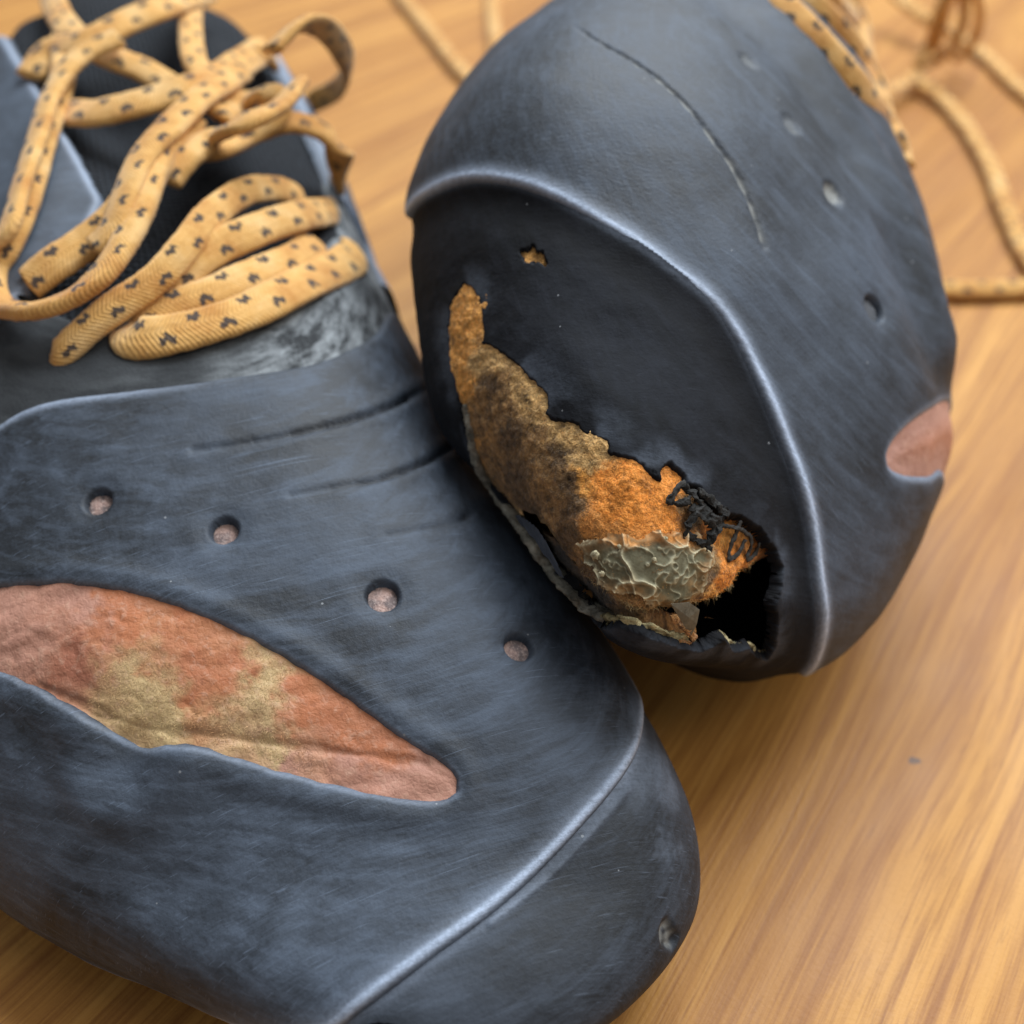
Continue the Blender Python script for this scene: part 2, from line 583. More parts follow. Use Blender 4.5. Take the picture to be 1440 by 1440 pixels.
# ------------------------------------------------------------------ table
def build_table():
    x0, x1, y0, y1, t, r = -520, 620, -160, 900, 26, 3
    prof = [(0, -t), (0, -r), (r * 0.3, -r * 0.3), (r, 0)]
    V = []
    for ins, z in prof:
        V += [(x0 + ins, y0 + ins, z), (x1 - ins, y0 + ins, z), (x1 - ins, y1 - ins, z), (x0 + ins, y1 - ins, z)]
    Fc = []
    for k in range(3):
        for i in range(4):
            j = (i + 1) % 4
            Fc.append((k * 4 + i, k * 4 + j, k * 4 + 4 + j, k * 4 + 4 + i))
    Fc.append((12, 13, 14, 15))
    Fc.append((3, 2, 1, 0))
    o = mesh_obj('table_top', np.array(V, float), Fc, WOOD, smooth=False)
    o['kind'] = 'structure'
    return o


build_table()

# ------------------------------------------------------------------ shoe bodies
def section(L, R, zL, zR, Hh, aH, p, br=None, inset=0.84):
    br = br or (inset, 1.5)
    pts = [(L * inset, 1.5), (L * .45, .4), ((L + R) / 2 * .3, .3), (R * min(.45, br[0] * .55), .4), (R * br[0], br[1]), (R, zR)]
    for th in (18, 37, 56, 74):
        t = math.radians(th)
        pts.append((aH + (R - aH) * math.cos(t) ** (2 / p), zR + (Hh - zR) * math.sin(t) ** (2 / p)))
    pts.append((aH, Hh))
    for th in (74, 56, 37, 18):
        t = math.radians(th)
        pts.append((aH + (L - aH) * math.cos(t) ** (2 / p), zL + (Hh - zL) * math.sin(t) ** (2 / p)))
    pts.append((L, zL))
    return pts


class Shoe:
    """last of a shoe: cross-sections along its axis, closed at toe and heel, subdivided"""

    def __init__(self, rings, O, e1, e2, e3, toe, heel):
        self.O, self.e1, self.e2, self.e3 = O, e1, e2, e3
        V, Fc = [], []
        w = lambda q: O + q[0] * e1 + q[1] * e3 + q[2] * e2
        R = []
        for (b, sh, L, Rr, zL, zR, Hh, aH, p, *br) in rings:
            R.append([(a, b + sh * a, z) for a, z in section(L, Rr, zL, zR, Hh, aH, p, br[0] if br else None)])
        idx = []
        for r in R:
            idx.append(list(range(len(V), len(V) + 16)))
            V += [w(q) for q in r]
        for i in range(len(R) - 1):
            for k in range(16):
                k2 = (k + 1) % 16
                Fc.append((idx[i][k], idx[i + 1][k], idx[i + 1][k2], idx[i][k2]))

        def cap(ri, bulge, flip):
            r = np.array(R[ri])
            id_ = idx[ri]
            sides = ([0, 1, 2, 3, 4], [12, 11, 10, 9, 8], [0, 15, 14, 13, 12], [4, 5, 6, 7, 8])
            G = np.zeros((5, 5, 3))
            I = -np.ones((5, 5), int)
            for i in range(5):
                G[0, i], I[0, i] = r[sides[0][i]], id_[sides[0][i]]
                G[4, i], I[4, i] = r[sides[1][i]], id_[sides[1][i]]
                G[i, 0], I[i, 0] = r[sides[2][i]], id_[sides[2][i]]
                G[i, 4], I[i, 4] = r[sides[3][i]], id_[sides[3][i]]
            for j in range(1, 4):
                for i in range(1, 4):
                    u, v = i / 4, j / 4
                    c = (1 - v) * G[0, i] + v * G[4, i] + (1 - u) * G[j, 0] + u * G[j, 4] - (
                        (1 - u) * (1 - v) * G[0, 0] + u * (1 - v) * G[0, 4] + (1 - u) * v * G[4, 0] + u * v * G[4, 4])
                    c = c + np.array([0, bulge[j - 1][i - 1], 0])
                    G[j, i], I[j, i] = c, len(V)
                    V.append(w(c))
            for j in range(4):
                for i in range(4):
                    f = (I[j, i], I[j, i + 1], I[j + 1, i + 1], I[j + 1, i])
                    Fc.append(f[::-1] if flip else f)

        cap(0, toe, False)
        cap(len(R) - 1, heel, True)
        V = np.array(V)
        C = V.copy()
        for _ in range(3):
            L, _f = subd(C, Fc, 3)
            C += (V - L[:len(V)]) * 0.9
        co, fv = subd(C, Fc, 4)
        co = laplace(co, fv, 12)
        self.co, self.fv = co, fv
        self.N = vnormals(co, fv)
        ctr = co.mean(0)
        if ((co - ctr) * self.N).sum() < 0:
            self.fv = fv[:, ::-1].copy()
            self.N = -self.N
        self.co = self.co - self.N * 1.0
        self.bvh = BVHTree.FromPolygons(self.co.tolist(), self.fv.tolist())

    def local(self, P):
        q = np.atleast_2d(P) - self.O
        return np.stack([q @ self.e1, q @ self.e3, q @ self.e2], 1)

    def world(self, q):
        q = np.atleast_2d(q)
        return self.O + q[:, :1] * self.e1 + q[:, 1:2] * self.e3 + q[:, 2:] * self.e2

    def hit(self, px, py, miss=None):
        d = sight(px, py)
        h = self.bvh.ray_cast(Vector(EYE), Vector(d))
        if h[0] is None:
            n = self.bvh.find_nearest(Vector(EYE + d * 130.0))
            # walk along the sight line to the closest approach
            best = min((self.bvh.find_nearest(Vector(EYE + d * t))[3], t) for t in range(60, 400, 4))
            n = self.bvh.find_nearest(Vector(EYE + d * best[1]))
            return np.array(n[0]), np.array(n[1])
        return np.array(h[0]), np.array(h[1])

    def hits(self, pts):
        return np.array([self.hit(*p)[0] for p in pts])

    def near(self, P):
        n = self.bvh.find_nearest(Vector(P))
        return np.array(n[0]), np.array(n[1])

    def refine(self, keep_verts, levels):
        """finer copy of the faces that have a vertex in keep_verts"""
        fm = keep_verts[self.fv].any(1)
        used, f = compact(self.co, self.fv, fm)
        co, fv = subd(self.co[used], f, levels)
        N = vnormals(co, fv)
        return co, fv, N


class Crease:
    """the line round the toe where rand and toe patch meet, as height over azimuth in the shoe's frame"""

    def __init__(self, shoe, pts3, centre, ends):
        self.s, self.c = shoe, np.array(centre, float)
        q = shoe.local(pts3)
        th = np.arctan2(q[:, 0] - self.c[0], -(q[:, 1] - self.c[1]))
        o = np.argsort(th)
        th, z = th[o], q[o, 2]
        self.th = np.r_[[e[0] for e in ends[0]], th, [e[0] for e in ends[1]]]
        self.z = np.r_[[e[1] for e in ends[0]], z, [e[1] for e in ends[1]]]
        t = np.linspace(self.th[0], self.th[-1], 500)
        zz = np.interp(t, self.th, self.z)
        k = np.ones(9) / 9
        self.t, self.zz = t, np.r_[zz[:4], np.convolve(zz, k, 'valid'), zz[-4:]]
        # the line itself, laid on the body
        L = []
        for a, zc in zip(self.t[::10], self.zz[::10]):
            if th[0] < a < th[-1]:
                continue
            d = shoe.e1 * math.sin(a) - shoe.e3 * math.cos(a)
            o_ = shoe.world([self.c[0], self.c[1], zc])[0]
            h = shoe.bvh.ray_cast(Vector(o_ + d * 160), Vector(-d))
            if h[0] is not None:
                L.append((a, np.array(h[0])))
        mid = [shoe.near(p)[0] for p in cat_spline(pts3[o], 46)]
        self.line = np.array([p for a, p in L if a <= th[0]] + mid + [p for a, p in L if a >= th[-1]])

        T = np.gradient(self.line, axis=0)
        Nn = np.array([shoe.near(p)[1] for p in self.line])
        side = np.cross(T, Nn)
        side /= np.maximum(np.linalg.norm(side, axis=1), 1e-9)[:, None]
        if (side @ shoe.e2).sum() < 0:
            side = -side
        self.side = side

    def sd(self, P):
        """distance to the line: positive on the patch, negative on the rand"""
        q = self.s.local(P)
        th = np.arctan2(q[:, 0] - self.c[0], -(q[:, 1] - self.c[1]))
        zc = np.interp(th, self.t, self.zz)
        d = seg_dist(P, self.line, False)
        up = q[:, 2] > zc
        m = np.where(d < 9)[0]
        best = np.full(len(m), 1e9)
        sg = np.zeros(len(m))
        Pm = P[m]
        for a, sv in zip(self.line, self.side):
            e = Pm - a
            d2 = (e * e).sum(1)
            c = d2 < best
            best[c] = d2[c]
            sg[c] = (e @ sv)[c]
        up[m] = sg > 0
        return np.where(up, d, -d)


def build_layer(name, co, fv, N, keep_v, off, mat, parent, attrs, uv, cols=None):
    fm = keep_v[fv].all(1)
    used, f = compact(co, fv, fm)
    return mesh_obj(name, (co + N * off[:, None])[used], f, mat, parent, {k: v[used] for k, v in attrs.items()}, uv[used],
                    cols={k: v[used] for k, v in (cols or {}).items()})


def dot_disc(shoe, P, N, r, depth, mat, parent, name='perforation'):
    """little domed disc of leather at the bottom of a punched hole"""
    n = N / np.linalg.norm(N)
    a = np.cross(n, [0.3, 0.2, 1.0])
    a /= np.linalg.norm(a)
    b = np.cross(n, a)
    V = [P + n * (depth + 0.12)]
    for k, rr in ((1, 0.55), (2, 1.0)):
        for i in range(22):
            t = 2 * math.pi * i / 22
            V.append(P + (a * math.cos(t) + b * math.sin(t)) * r * rr * (1 + 0.05 * math.sin(2 * t + P[0]) + 0.03 * math.sin(3 * t + P[1])) + n * (depth - 0.1 * (k - 1) + random.uniform(-.06, .06)))
    Fc = [(0, 1 + i, 1 + (i + 1) % 22) for i in range(22)]
    Fc += [(1 + i, 23 + i, 23 + (i + 1) % 22, 1 + (i + 1) % 22) for i in range(22)]
    return mesh_obj(name, np.array(V), Fc, mat, parent)


def blend_colours(P2, spots, power=3.0):
    """colour of stained material from named spots: (x, y, (r,g,b))"""
    W = np.zeros(len(P2))
    C = np.zeros((len(P2), 3))
    for x, y, c in spots:
        w = 1.0 / (((P2[:, 0] - x) ** 2 + (P2[:, 1] - y) ** 2) ** (power / 2) + 1e-3)
        W += w
        C += w[:, None] * np.array(c)
    return C / W[:, None]


def blend_value(P2, spots, power=3.0):
    W = np.zeros(len(P2))
    C = np.zeros(len(P2))
    for x, y, c in spots:
        w = 1.0 / (((P2[:, 0] - x) ** 2 + (P2[:, 1] - y) ** 2) ** (power / 2) + 1e-3)
        W += w
        C += w * c
    return C / W


def fibres(name, P, N, col, length, width, mat, parent, tangent=0.6, seed=3):
    """short tapered fibres standing in a nap"""
    r = np.random.default_rng(seed)
    n = len(P)
    T = r.normal(size=(n, 3))
    T -= (T * N).sum(1)[:, None] * N
    T /= np.linalg.norm(T, axis=1)[:, None]
    D = N * (1 - tangent) + T * tangent * r.uniform(0.4, 1.6, (n, 1))
    D /= np.linalg.norm(D, axis=1)[:, None]
    S = np.cross(D, N + 0.01)
    S /= np.linalg.norm(S, axis=1)[:, None]
    L = length * r.uniform(0.4, 1.3, (n, 1))
    bend = T * L * r.uniform(-0.3, 0.5, (n, 1))
    w = width
    V = np.stack([P - S * w, P + S * w, P + D * L * 0.55 + S * w * 0.8, P + D * L * 0.55 - S * w * 0.8, P + D * L + bend], 1).reshape(-1, 3)
    F4 = []
    base = np.arange(n) * 5
    tri = np.vstack([np.c_[base, base + 1, base + 2], np.c_[base, base + 2, base + 3], np.c_[base + 3, base + 2, base + 4]])
    cc = np.repeat(col, 5, 0)
    o = mesh_obj(name, V, tri, mat, parent, cols={'tint': cc})
    o['kind'] = 'stuff'
    return o


def ribbon(name, path, ups, width, thick, parent, mat=None, twist=None, u0=0.0, step=0.45, ragged=0.07):
    """flat woven lace swept along a path; ups = face normal at each given point"""
    P = np.asarray(path, float)
    U = np.asarray(ups, float)
    if U.ndim == 1:
        U = np.tile(U, (len(P), 1))
    tw = np.zeros((len(P), 1)) if twist is None else np.asarray(twist, float)[:, None]
    A = np.hstack([P, U * 10.0, tw])
    rough = np.linalg.norm(np.diff(P, axis=0), axis=1).sum()
    n = max(12, int(rough / step))
    # resample by position only
    Q = cat_spline(A, n * 2)
    s = np.r_[0, np.cumsum(np.linalg.norm(np.diff(Q[:, :3], axis=0), axis=1))]
    x = np.linspace(0, s[-1], n)
    Q = np.stack([np.interp(x, s, Q[:, k]) for k in range(7)], 1)
    C, U, tw = Q[:, :3], Q[:, 3:6], np.radians(Q[:, 6])
    T = np.gradient(C, axis=0)
    T /= np.linalg.norm(T, axis=1)[:, None]
    B = np.cross(T, U)
    B /= np.linalg.norm(B, axis=1)[:, None]
    Nn = np.cross(B, T)
    c, s_ = np.cos(tw)[:, None], np.sin(tw)[:, None]
    B, Nn = B * c + Nn * s_, Nn * c - B * s_
    K = 20
    th = np.linspace(0, 2 * math.pi, K, endpoint=False)
    cx = np.sign(np.cos(th)) * np.abs(np.cos(th)) ** 0.78
    cz = np.sign(np.sin(th)) * np.abs(np.sin(th)) ** 0.85
    wob = 1 + 0.05 * vnoise(np.c_[x, x * 0, x * 0 + len(path)], 4.0, 5)
    V = (C[:, None] + B[:, None] * (cx[None, :, None] * width / 2 * wob[:, None, None]) + Nn[:, None] * (cz[None, :, None] * thick / 2)).reshape(-1, 3)
    i = np.arange(n - 1)[:, None] * K
    k = np.arange(K)[None]
    k2 = (k + 1) % K
    F4 = np.stack([i + k, i + k2, i + K + k2, i + K + k], -1).reshape(-1, 4)
    uv = np.stack([np.repeat(x + u0, K), np.tile(cx, n), np.tile(np.sign(cz), n)], 1)
    V = V.reshape(n, K, 3)
    V[0], V[-1] = C[0], C[-1]
    V = V.reshape(-1, 3)
    V = V + ragged * np.stack([vnoise(V, 0.7, 31 + q) + (0.8 * vnoise(V, 0.28, 35 + q) if ragged > 0.1 else 0) for q in range(3)], 1)
    o = mesh_obj(name, V, F4, mat or LACE, parent, uv=uv)
    return o


# ------------------------------------------------------------------ shoe lying flat
left = Shoe(
    [(20, -.35, -36, 33.5, 9, 10, 25, 2, 2.4), (34, -.30, -46, 38, 10, 12, 33, 0, 2.4), (52, -.22, -50, 37, 11, 14, 40, -3, 2.4),
     (74, -.12, -51, 32, 12, 16, 47, -4, 2.3), (100, 0, -49, 31, 13, 19, 53, -6, 2.5), (135, 0, -46, 32, 15, 20, 59, -5, 2.3),
     (175, 0, -42, 35, 16, 20, 64, -3, 2.3), (215, 0, -35, 33, 18, 18, 66, 0, 2.2), (238, 0, -27, 27, 18, 18, 60, 0, 2.3)],
    np.array([-8., 46., 0.35]), np.array([.937, .348, 0]), np.array([0, 0, 1.]), np.array([-.348, .937, 0]),
    [[-9, -16, -12], [-12, -20, -15], [-9, -15, -10]], [[6, 8, 6], [8, 10, 8], [6, 8, 6]])


def left_shoe():
    S = left
    root = thing('climbing_shoe', S.world([0, 110, 0])[0] * np.array([1, 1, 0]),
                 'black climbing shoe lying flat, long rust leather slit across its intact toe, laces loosely criss-crossed', 'shoe',
                 'worn pair of climbing shoes')
    cr = Crease(S, S.hits([(470, 1436), (530, 1392), (600, 1340), (700, 1265), (800, 1165), (880, 1060), (918, 965)]), (0, 45),
                ([(-math.pi, 3), (-1.6, 3), (-1.1, 5), (-0.8, 8)], [(1.9, 24), (2.4, 20), (math.pi, 16)]))
    loc4 = S.local(S.co)
    # finer copy of the fore-foot
    co, fv, N = S.refine((loc4[:, 1] < 118) & (S.N @ S.e2 > -0.9), 2)
    q = S.local(co)
    ab = q[:, :2]
    uv = np.c_[ab, q[:, 2]]
    sc_ = cr.sd(co)
    zero = np.zeros(len(co))

    # toe patch outline (towards the laces) and the leather slit, in the plan of the shoe
    edge = S.local(S.hits([(0, 600), (60, 570), (200, 551), (320, 536), (440, 515), (520, 475), (585, 430)]))[:, :2]
    edge = np.vstack([edge[0] + (edge[0] - edge[1]) * 3.5, edge[0] + (edge[0] - edge[1]) * 1.2, edge, [edge[-1, 0] + 6, edge[-1, 1] - 1], [70, edge[-1, 1] - 4]])
    edge_poly = np.vstack([cat_spline(edge, 60), [[90, -60], [-90, -60]]])
    s_edge = -sdf(ab, edge_poly)
    slit_px = [(0, 834), (60, 829), (140, 832), (230, 853), (350, 903), (450, 962), (560, 1040), (622, 1080), (639, 1100), (634, 1117),
               (600, 1124), (520, 1112), (400, 1082), (280, 1047), (215, 1047), (180, 1036), (100, 988), (0, 940)]
    slit = S.local(S.hits(slit_px))[:, :2]
    tail = S.local(S.hits([(0, 834), (0, 940)]))[:, :2]
    dirn = slit[0] - slit[3]
    dirn /= np.linalg.norm(dirn)
    slit = np.vstack([slit[:], [tail[1] + dirn * 9, (tail[0] + tail[1]) / 2 + dirn * 15, tail[0] + dirn * 9]])
    slit = cat_spline(np.vstack([slit, slit[:1]]), 160)[:-1]
    near_slit = S.N[np.argmin(((loc4[:, :2] - slit.mean(0)) ** 2).sum(1))]
    s_slit = sdf(ab, slit)
    s_slit = np.where(N @ S.e2 > 0.05, s_slit, 50.0) + 0.10 * vnoise(co, 1.2, 4)

    low = fbm(co, 17, 3, 3)
    ridge = np.where(sc_ > 0, 0.26 * np.exp(-(sc_ / 1.5) ** 2), 0.26)
    body = 1.1 + 0.28 * low + 0.05 * vnoise(co, 2.6, 8)
    off = body + ridge
    off = off + np.where(sc_ < 0, roll(sc_ + 1.0, 1.0, 1.8), 0)
    off += roll(s_edge, 0.9, 2.0)
    off += roll(s_slit, 0.8, 1.8)
    # raised soft lip on the toe side of the slit, and the dent in it
    off += 0.35 * np.exp(-((s_slit - 1.8) / 1.3) ** 2)
    dent = S.hit(186, 1056)[0]
    dd = np.linalg.norm(co - dent, axis=1)
    off -= 1.1 * np.exp(-(dd / 3.0) ** 2) - 0.6 * np.exp(-((dd - 6.5) / 2.5) ** 2)
    # flex cracks
    darken = zero.copy()
    for line, w, dep in (([(275, 640), (340, 632), (420, 617), (500, 595), (560, 572), (600, 550)], 0.42, 1.0),
                         ([(410, 705), (480, 692), (540, 680), (600, 655), (635, 632)], 0.36, 0.8),
                         ([(545, 760), (600, 750), (650, 735), (705, 705)], 0.36, 0.75)):
        L = cat_spline(S.hits(line), 50)
        m = np.linalg.norm(co - L.mean(0), axis=1) < 40
        d = np.full(len(co), 99.0)
        d[m] = seg_dist(co[m], L, False)
        t = np.full(len(co), 0.0)
        idx = np.argmin(((co[m][:, None] - L[None, ::5]) ** 2).sum(2), 1) / 9.0
        t[m] = np.clip(idx * 1.6, 0.25, 1)
        d = d + 0.10 * vnoise(co, 1.0, 19)
        off -= dep * t * np.exp(-(d / w) ** 2) - 0.18 * t * np.exp(-((d - 1.3) / 0.9) ** 2)
        darken = np.maximum(darken, np.clip(1.5 * t, 0, 0.95) * np.exp(-(d / (w * 0.75)) ** 2))  # darker along the middle of each crack
    # punched ventilation holes
    dots = [((141, 709), 1.55), ((317, 751), 1.6), ((538, 842), 1.8), ((727, 914), 1.6)]
    s_dot = np.full(len(co), 99.0)
    dot3 = []
    for (px, py), r in dots:
        P, n = S.hit(px, py)
        dot3.append((P, n, r))
        d = np.linalg.norm(co - P, axis=1) - r
        s_dot = np.minimum(s_dot, d)
        off += -0.22 * np.exp(-((d - 0.4) / 1.1) ** 2) + roll(d + 0.15, 0.6, 1.9)
    wear_glint = np.clip(np.exp(-((sc_ + 0.05) / 0.50) ** 2) * 1.25 + 0.12 * np.exp(-((sc_ - 0.9) / 0.8) ** 2), 0, 1) * (0.8 + 0.2 * vnoise(co, 5, 2))  # rubbed crest of the crease, its bright highlight painted in
    wear_glint *= 1 - 0.55 * sstep(0, 1, np.clip((q[:, 0] * -1 - 30) / 15, 0, 1))
    wear_glint = np.maximum(wear_glint, 0.55 * np.exp(-((s_edge - 0.9) / 0.6) ** 2) * sstep(-5, 25, -q[:, 0]))
    wear_glint = np.maximum(wear_glint, 0.18 * np.exp(-((s_slit - 0.5) / 0.35) ** 2))  # faint highlight painted along the lip of the slit
    keep = (sc_ > -1.2) & (s_edge > -0.25) & (s_slit > -0.5) & (s_dot > -0.9)
    patch = build_layer('toe_patch', co, fv, N, keep, off, RUBBER, root, {'wear_glint': wear_glint, 'darken': darken, 'pale': zero}, uv)
    patch['label'] = 'slate black rubber toe patch with punched holes and flex cracks'
    for P, n, r in dot3:
        dot_disc(S, P + S.e3 * -0.1, n, r * 0.98, -0.3, PINK, patch)

    # leather showing in the slit
    wr = 0.09 * np.sin(q[:, 1] * 1.9 + 1.6 * vnoise(co, 6, 41)) * sstep(0.2, 0.6, vnoise(co, 9, 44) * 0.5 + 0.5)
    loff = body - 0.36 + 0.36 * sstep(0, 6, -s_slit) + wr + 0.08 * fbm(co, 2.2, 51, 4, 0.6) - 0.10 * np.clip(1 - 5 * np.abs(vnoise(np.c_[q[:, 0] * 0.4, q[:, 1] * 1.3, q[:, 2]], 2.2, 57)), 0, 1)
    loff -= 0.85 * np.exp(-(dd / 3.4) ** 2)
    lower = S.hits([(60, 965), (190, 1020), (300, 1035), (400, 1048), (500, 1062), (600, 1075)])
    fold = seg_dist(co, cat_spline(lower, 40), False) + 0.5 * vnoise(co, 3, 71)
    loff -= 0.30 * np.exp(-(fold / 0.5) ** 2)
    rust, pink, yel, dk = (0.45, 0.155, 0.065), (0.47, 0.235, 0.165), (0.55, 0.39, 0.19), (0.36, 0.13, 0.075)
    spots = [(20, 860, pink), (30, 920, pink), (110, 850, pink), (110, 930, dk), (180, 900, rust), (150, 870, rust), (260, 880, rust), (195, 985, yel), (180, 960, yel),
             (225, 1010, yel), (270, 950, rust), (260, 1000, rust), (330, 930, rust), (300, 980, rust), (370, 960, yel), (370, 1010, yel), (390, 1040, yel),
             (420, 980, rust), (450, 1010, rust), (480, 1040, rust), (540, 1050, rust), (400, 1070, pink), (500, 1095, pink), (600, 1090, pink), (560, 1110, pink), (625, 1105, pink), (230, 1035, yel)]
    sp2 = [(*S.local(S.hit(x, y)[0])[0, :2], c) for x, y, c in spots]
    ab_j = ab + 2.4 * np.c_[vnoise(co, 4, 61), vnoise(co, 4, 62)] + 1.5 * np.c_[vnoise(co, 1.4, 63), vnoise(co, 1.4, 64)] + 1.0 * np.c_[vnoise(co, 0.5, 65), vnoise(co, 0.5, 66)]
    tint = blend_colours(ab_j, sp2, 3.0)
    o = build_layer('leather_inset', co, fv, N, (s_slit < 1.4), loff, LEATHER, root, {}, uv, {'tint': tint})
    o['label'] = 'rust red leather showing through the slit'
    yl = np.where((s_slit < -0.3) & (tint[:, 1] > 0.24))[0]
    pk_ = RNG.choice(yl, 5200)
    fibres('leather_fuzz', (co + N * loff[:, None])[pk_], N[pk_], tint[pk_] * RNG.uniform(0.6, 1.4, (len(pk_), 1)), 0.32, 0.02, FIBRE, o, 0.8, seed=5)

    # rand below the crease
    lower_r = 0.9 + 0.22 * fbm(co, 14, 77, 3) - 0.45 * np.exp(-((sc_ + 1.0) / 2.6) ** 2)
    roff = np.where(sc_ > 0, 0.25, lower_r)
    l2 = cat_spline(S.hits([(690, 1300), (770, 1235), (830, 1170), (880, 1110)]), 40)
    d2 = seg_dist(co, l2, False)
    roff += 0.22 * np.exp(-(d2 / 0.35) ** 2)
    chip = S.hit(930, 1312)[0]
    dc = np.linalg.norm(co - chip, axis=1) + 0.6 * vnoise(co, 1.1, 81)
    roff -= 0.7 * sstep(1.9, 0.9, dc)
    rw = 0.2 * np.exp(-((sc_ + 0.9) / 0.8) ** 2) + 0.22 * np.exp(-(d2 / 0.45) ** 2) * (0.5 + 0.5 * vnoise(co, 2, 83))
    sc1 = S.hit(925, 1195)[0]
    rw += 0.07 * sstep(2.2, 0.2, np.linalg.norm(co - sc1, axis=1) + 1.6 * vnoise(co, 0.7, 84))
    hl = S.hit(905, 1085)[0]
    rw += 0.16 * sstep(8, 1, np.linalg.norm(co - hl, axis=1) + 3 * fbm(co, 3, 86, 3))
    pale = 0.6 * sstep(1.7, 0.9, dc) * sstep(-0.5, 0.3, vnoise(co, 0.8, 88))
    build_layer('rand', co, fv, N, sc_ < 0.8, roff, RAND_B, root, {'wear_glint': np.clip(rw, 0, 1), 'darken': zero, 'pale': pale}, uv)

    # suede vamp, tongue, eyestays behind the patch
    co2, fv2, N2 = S.refine((loc4[:, 1] > 50) & (loc4[:, 1] < 236) & (S.N @ S.e2 > -0.2), 1)
    q2 = S.local(co2)
    ab2 = q2[:, :2]
    uv2 = np.c_[ab2, q2[:, 2]]
    z2 = np.zeros(len(co2))

    def plan(px):
        return S.local(S.hits(px))[:, :2]
    throat = plan([(60, 430), (140, 470), (240, 470), (330, 440), (430, 385), (480, 330), (455, 250), (425, 170), (398, 90), (380, 20)])
    tl = plan([(150, 300), (120, 235), (65, 140), (20, 70)])
    throat = np.vstack([throat, [throat[-1, 0] + 1, 240], [tl[-1, 0] - 3, 240], tl[::-1]])
    s_th = sdf(ab2, throat)
    s_e2 = sdf(ab2, edge_poly)
    voff = 0.45 + 0.2 * fbm(co2, 9, 90, 3) + roll(s_th, 1.0, 1.2)
    scuff = blend_value(ab2, [(*plan([(x, y)])[0], v) for x, y, v in
                              ((60, 520, .05), (150, 500, .05), (250, 520, .08), (330, 500, .45), (420, 480, 1.0), (480, 440, .8), (540, 420, .9), (560, 440, 1.0), (450, 505, 1.0), (380, 515, .9), (500, 400, .25), (200, 540, .15))], 3)
    build_layer('vamp_panel', co2, fv2, N2, (s_e2 > -2.0) & (s_th > -0.2) & (q2[:, 1] < 140), voff, GREY_SUEDE, root, {'scuff': scuff}, uv2)
    build_layer('tongue', co2, fv2, N2, s_th < 2.0, -0.6 - 3.2 * sstep(0, 9, -s_th) + 0.5 * fbm(co2, 16, 91, 2), KNIT, root, {}, uv2)
    # eyestays: one slab each side of the throat
    lx = plan([(0, 48), (34, 90), (70, 150), (112, 222), (150, 292), (128, 345), (70, 400), (0, 462)])
    lpoly = np.vstack([lx, [[-70, lx[-1, 1] - 4], [-70, 240], [lx[0, 0] - 4, 240]]])
    rx = plan([(385, 60), (412, 150), (440, 215), (470, 282), (520, 345), (560, 385)])
    rpoly = np.vstack([rx, [[rx[-1, 0] + 12, rx[-1, 1]], [60, rx[-1, 1] + 8], [60, 240], [rx[0, 0] + 2, 240]]])
    for poly in (lpoly, rpoly):
        s_p = -sdf(ab2, poly)
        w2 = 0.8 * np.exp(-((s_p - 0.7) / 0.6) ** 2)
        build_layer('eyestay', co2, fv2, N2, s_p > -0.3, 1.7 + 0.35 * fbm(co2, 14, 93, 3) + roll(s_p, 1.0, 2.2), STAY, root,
                    {'wear_glint': w2 * 0.6, 'darken': z2, 'pale': z2}, uv2)

    # closed body of the shoe, and its sole
    zz = np.zeros(len(S.co))
    uv4 = np.c_[loc4[:, :2], loc4[:, 2]]
    th4 = sdf(loc4[:, :2], throat)
    drop = np.where((S.N @ S.e2 > 0) & (loc4[:, 1] > 60), -5.0 * sstep(1.0, -6, th4), 0)
    build_layer('upper', S.co, S.fv, S.N, np.ones(len(S.co), bool), -0.5 + drop, UPPER, root, {}, uv4)
    build_layer('sole', S.co, S.fv, S.N, S.N @ S.e2 < -0.8, zz + 0.05, SOLE, root, {'wear_glint': zz, 'darken': zz, 'pale': zz}, uv4)
    return root


LEFT = left_shoe()

# ------------------------------------------------------------------ shoe propped on the first one, toe torn open
_e3 = np.array([.17, .97, -.06])
_e3 /= np.linalg.norm(_e3)
_r0 = np.cross(_e3, [0, 0, 1.0])
_r0 /= np.linalg.norm(_r0)
_u0 = np.cross(_r0, _e3)
_ro = math.radians(43)
_e2 = math.cos(_ro) * _u0 + math.sin(_ro) * _r0
_e1 = math.cos(_ro) * _r0 - math.sin(_ro) * _u0
right = Shoe(
    [(20, -.14, -25, 36.5, 12, 15, 33, 0, 2.4, (.76, 3)), (36, -.08, -33.5, 43, 13, 21, 42, 2, 2.7, (.64, 5)), (54, 0, -41.5, 48, 14, 24, 49, 2, 2.7, (.6, 5)),
     (76, 0, -44, 49, 14, 20, 54, 2, 2.5, (.66, 2)), (100, 0, -43, 45, 14, 16, 57, 0, 2.3, (.75, 1.5)), (135, 0, -40, 40, 16, 16, 58, 0, 2.1),
     (175, 0, -38, 35, 17, 17, 60, 0, 2.1), (215, 0, -33, 31, 18, 18, 62, 0, 2.2), (238, 0, -26, 26, 18, 18, 58, 0, 2.3)],
    np.array([14.4, 98, 45.0]) - 20.5 * _e2 + 1 * _e1 - 10 * _e3, _e1, _e2, _e3,
    [[-14, -25, -12], [-15, -26, -14], [-12, -16, -10]], [[6, 8, 6], [8, 10, 8], [6, 8, 6]])


def zp(x, y):
    return (580 + 0.41667 * x, 380 + 0.41667 * y)


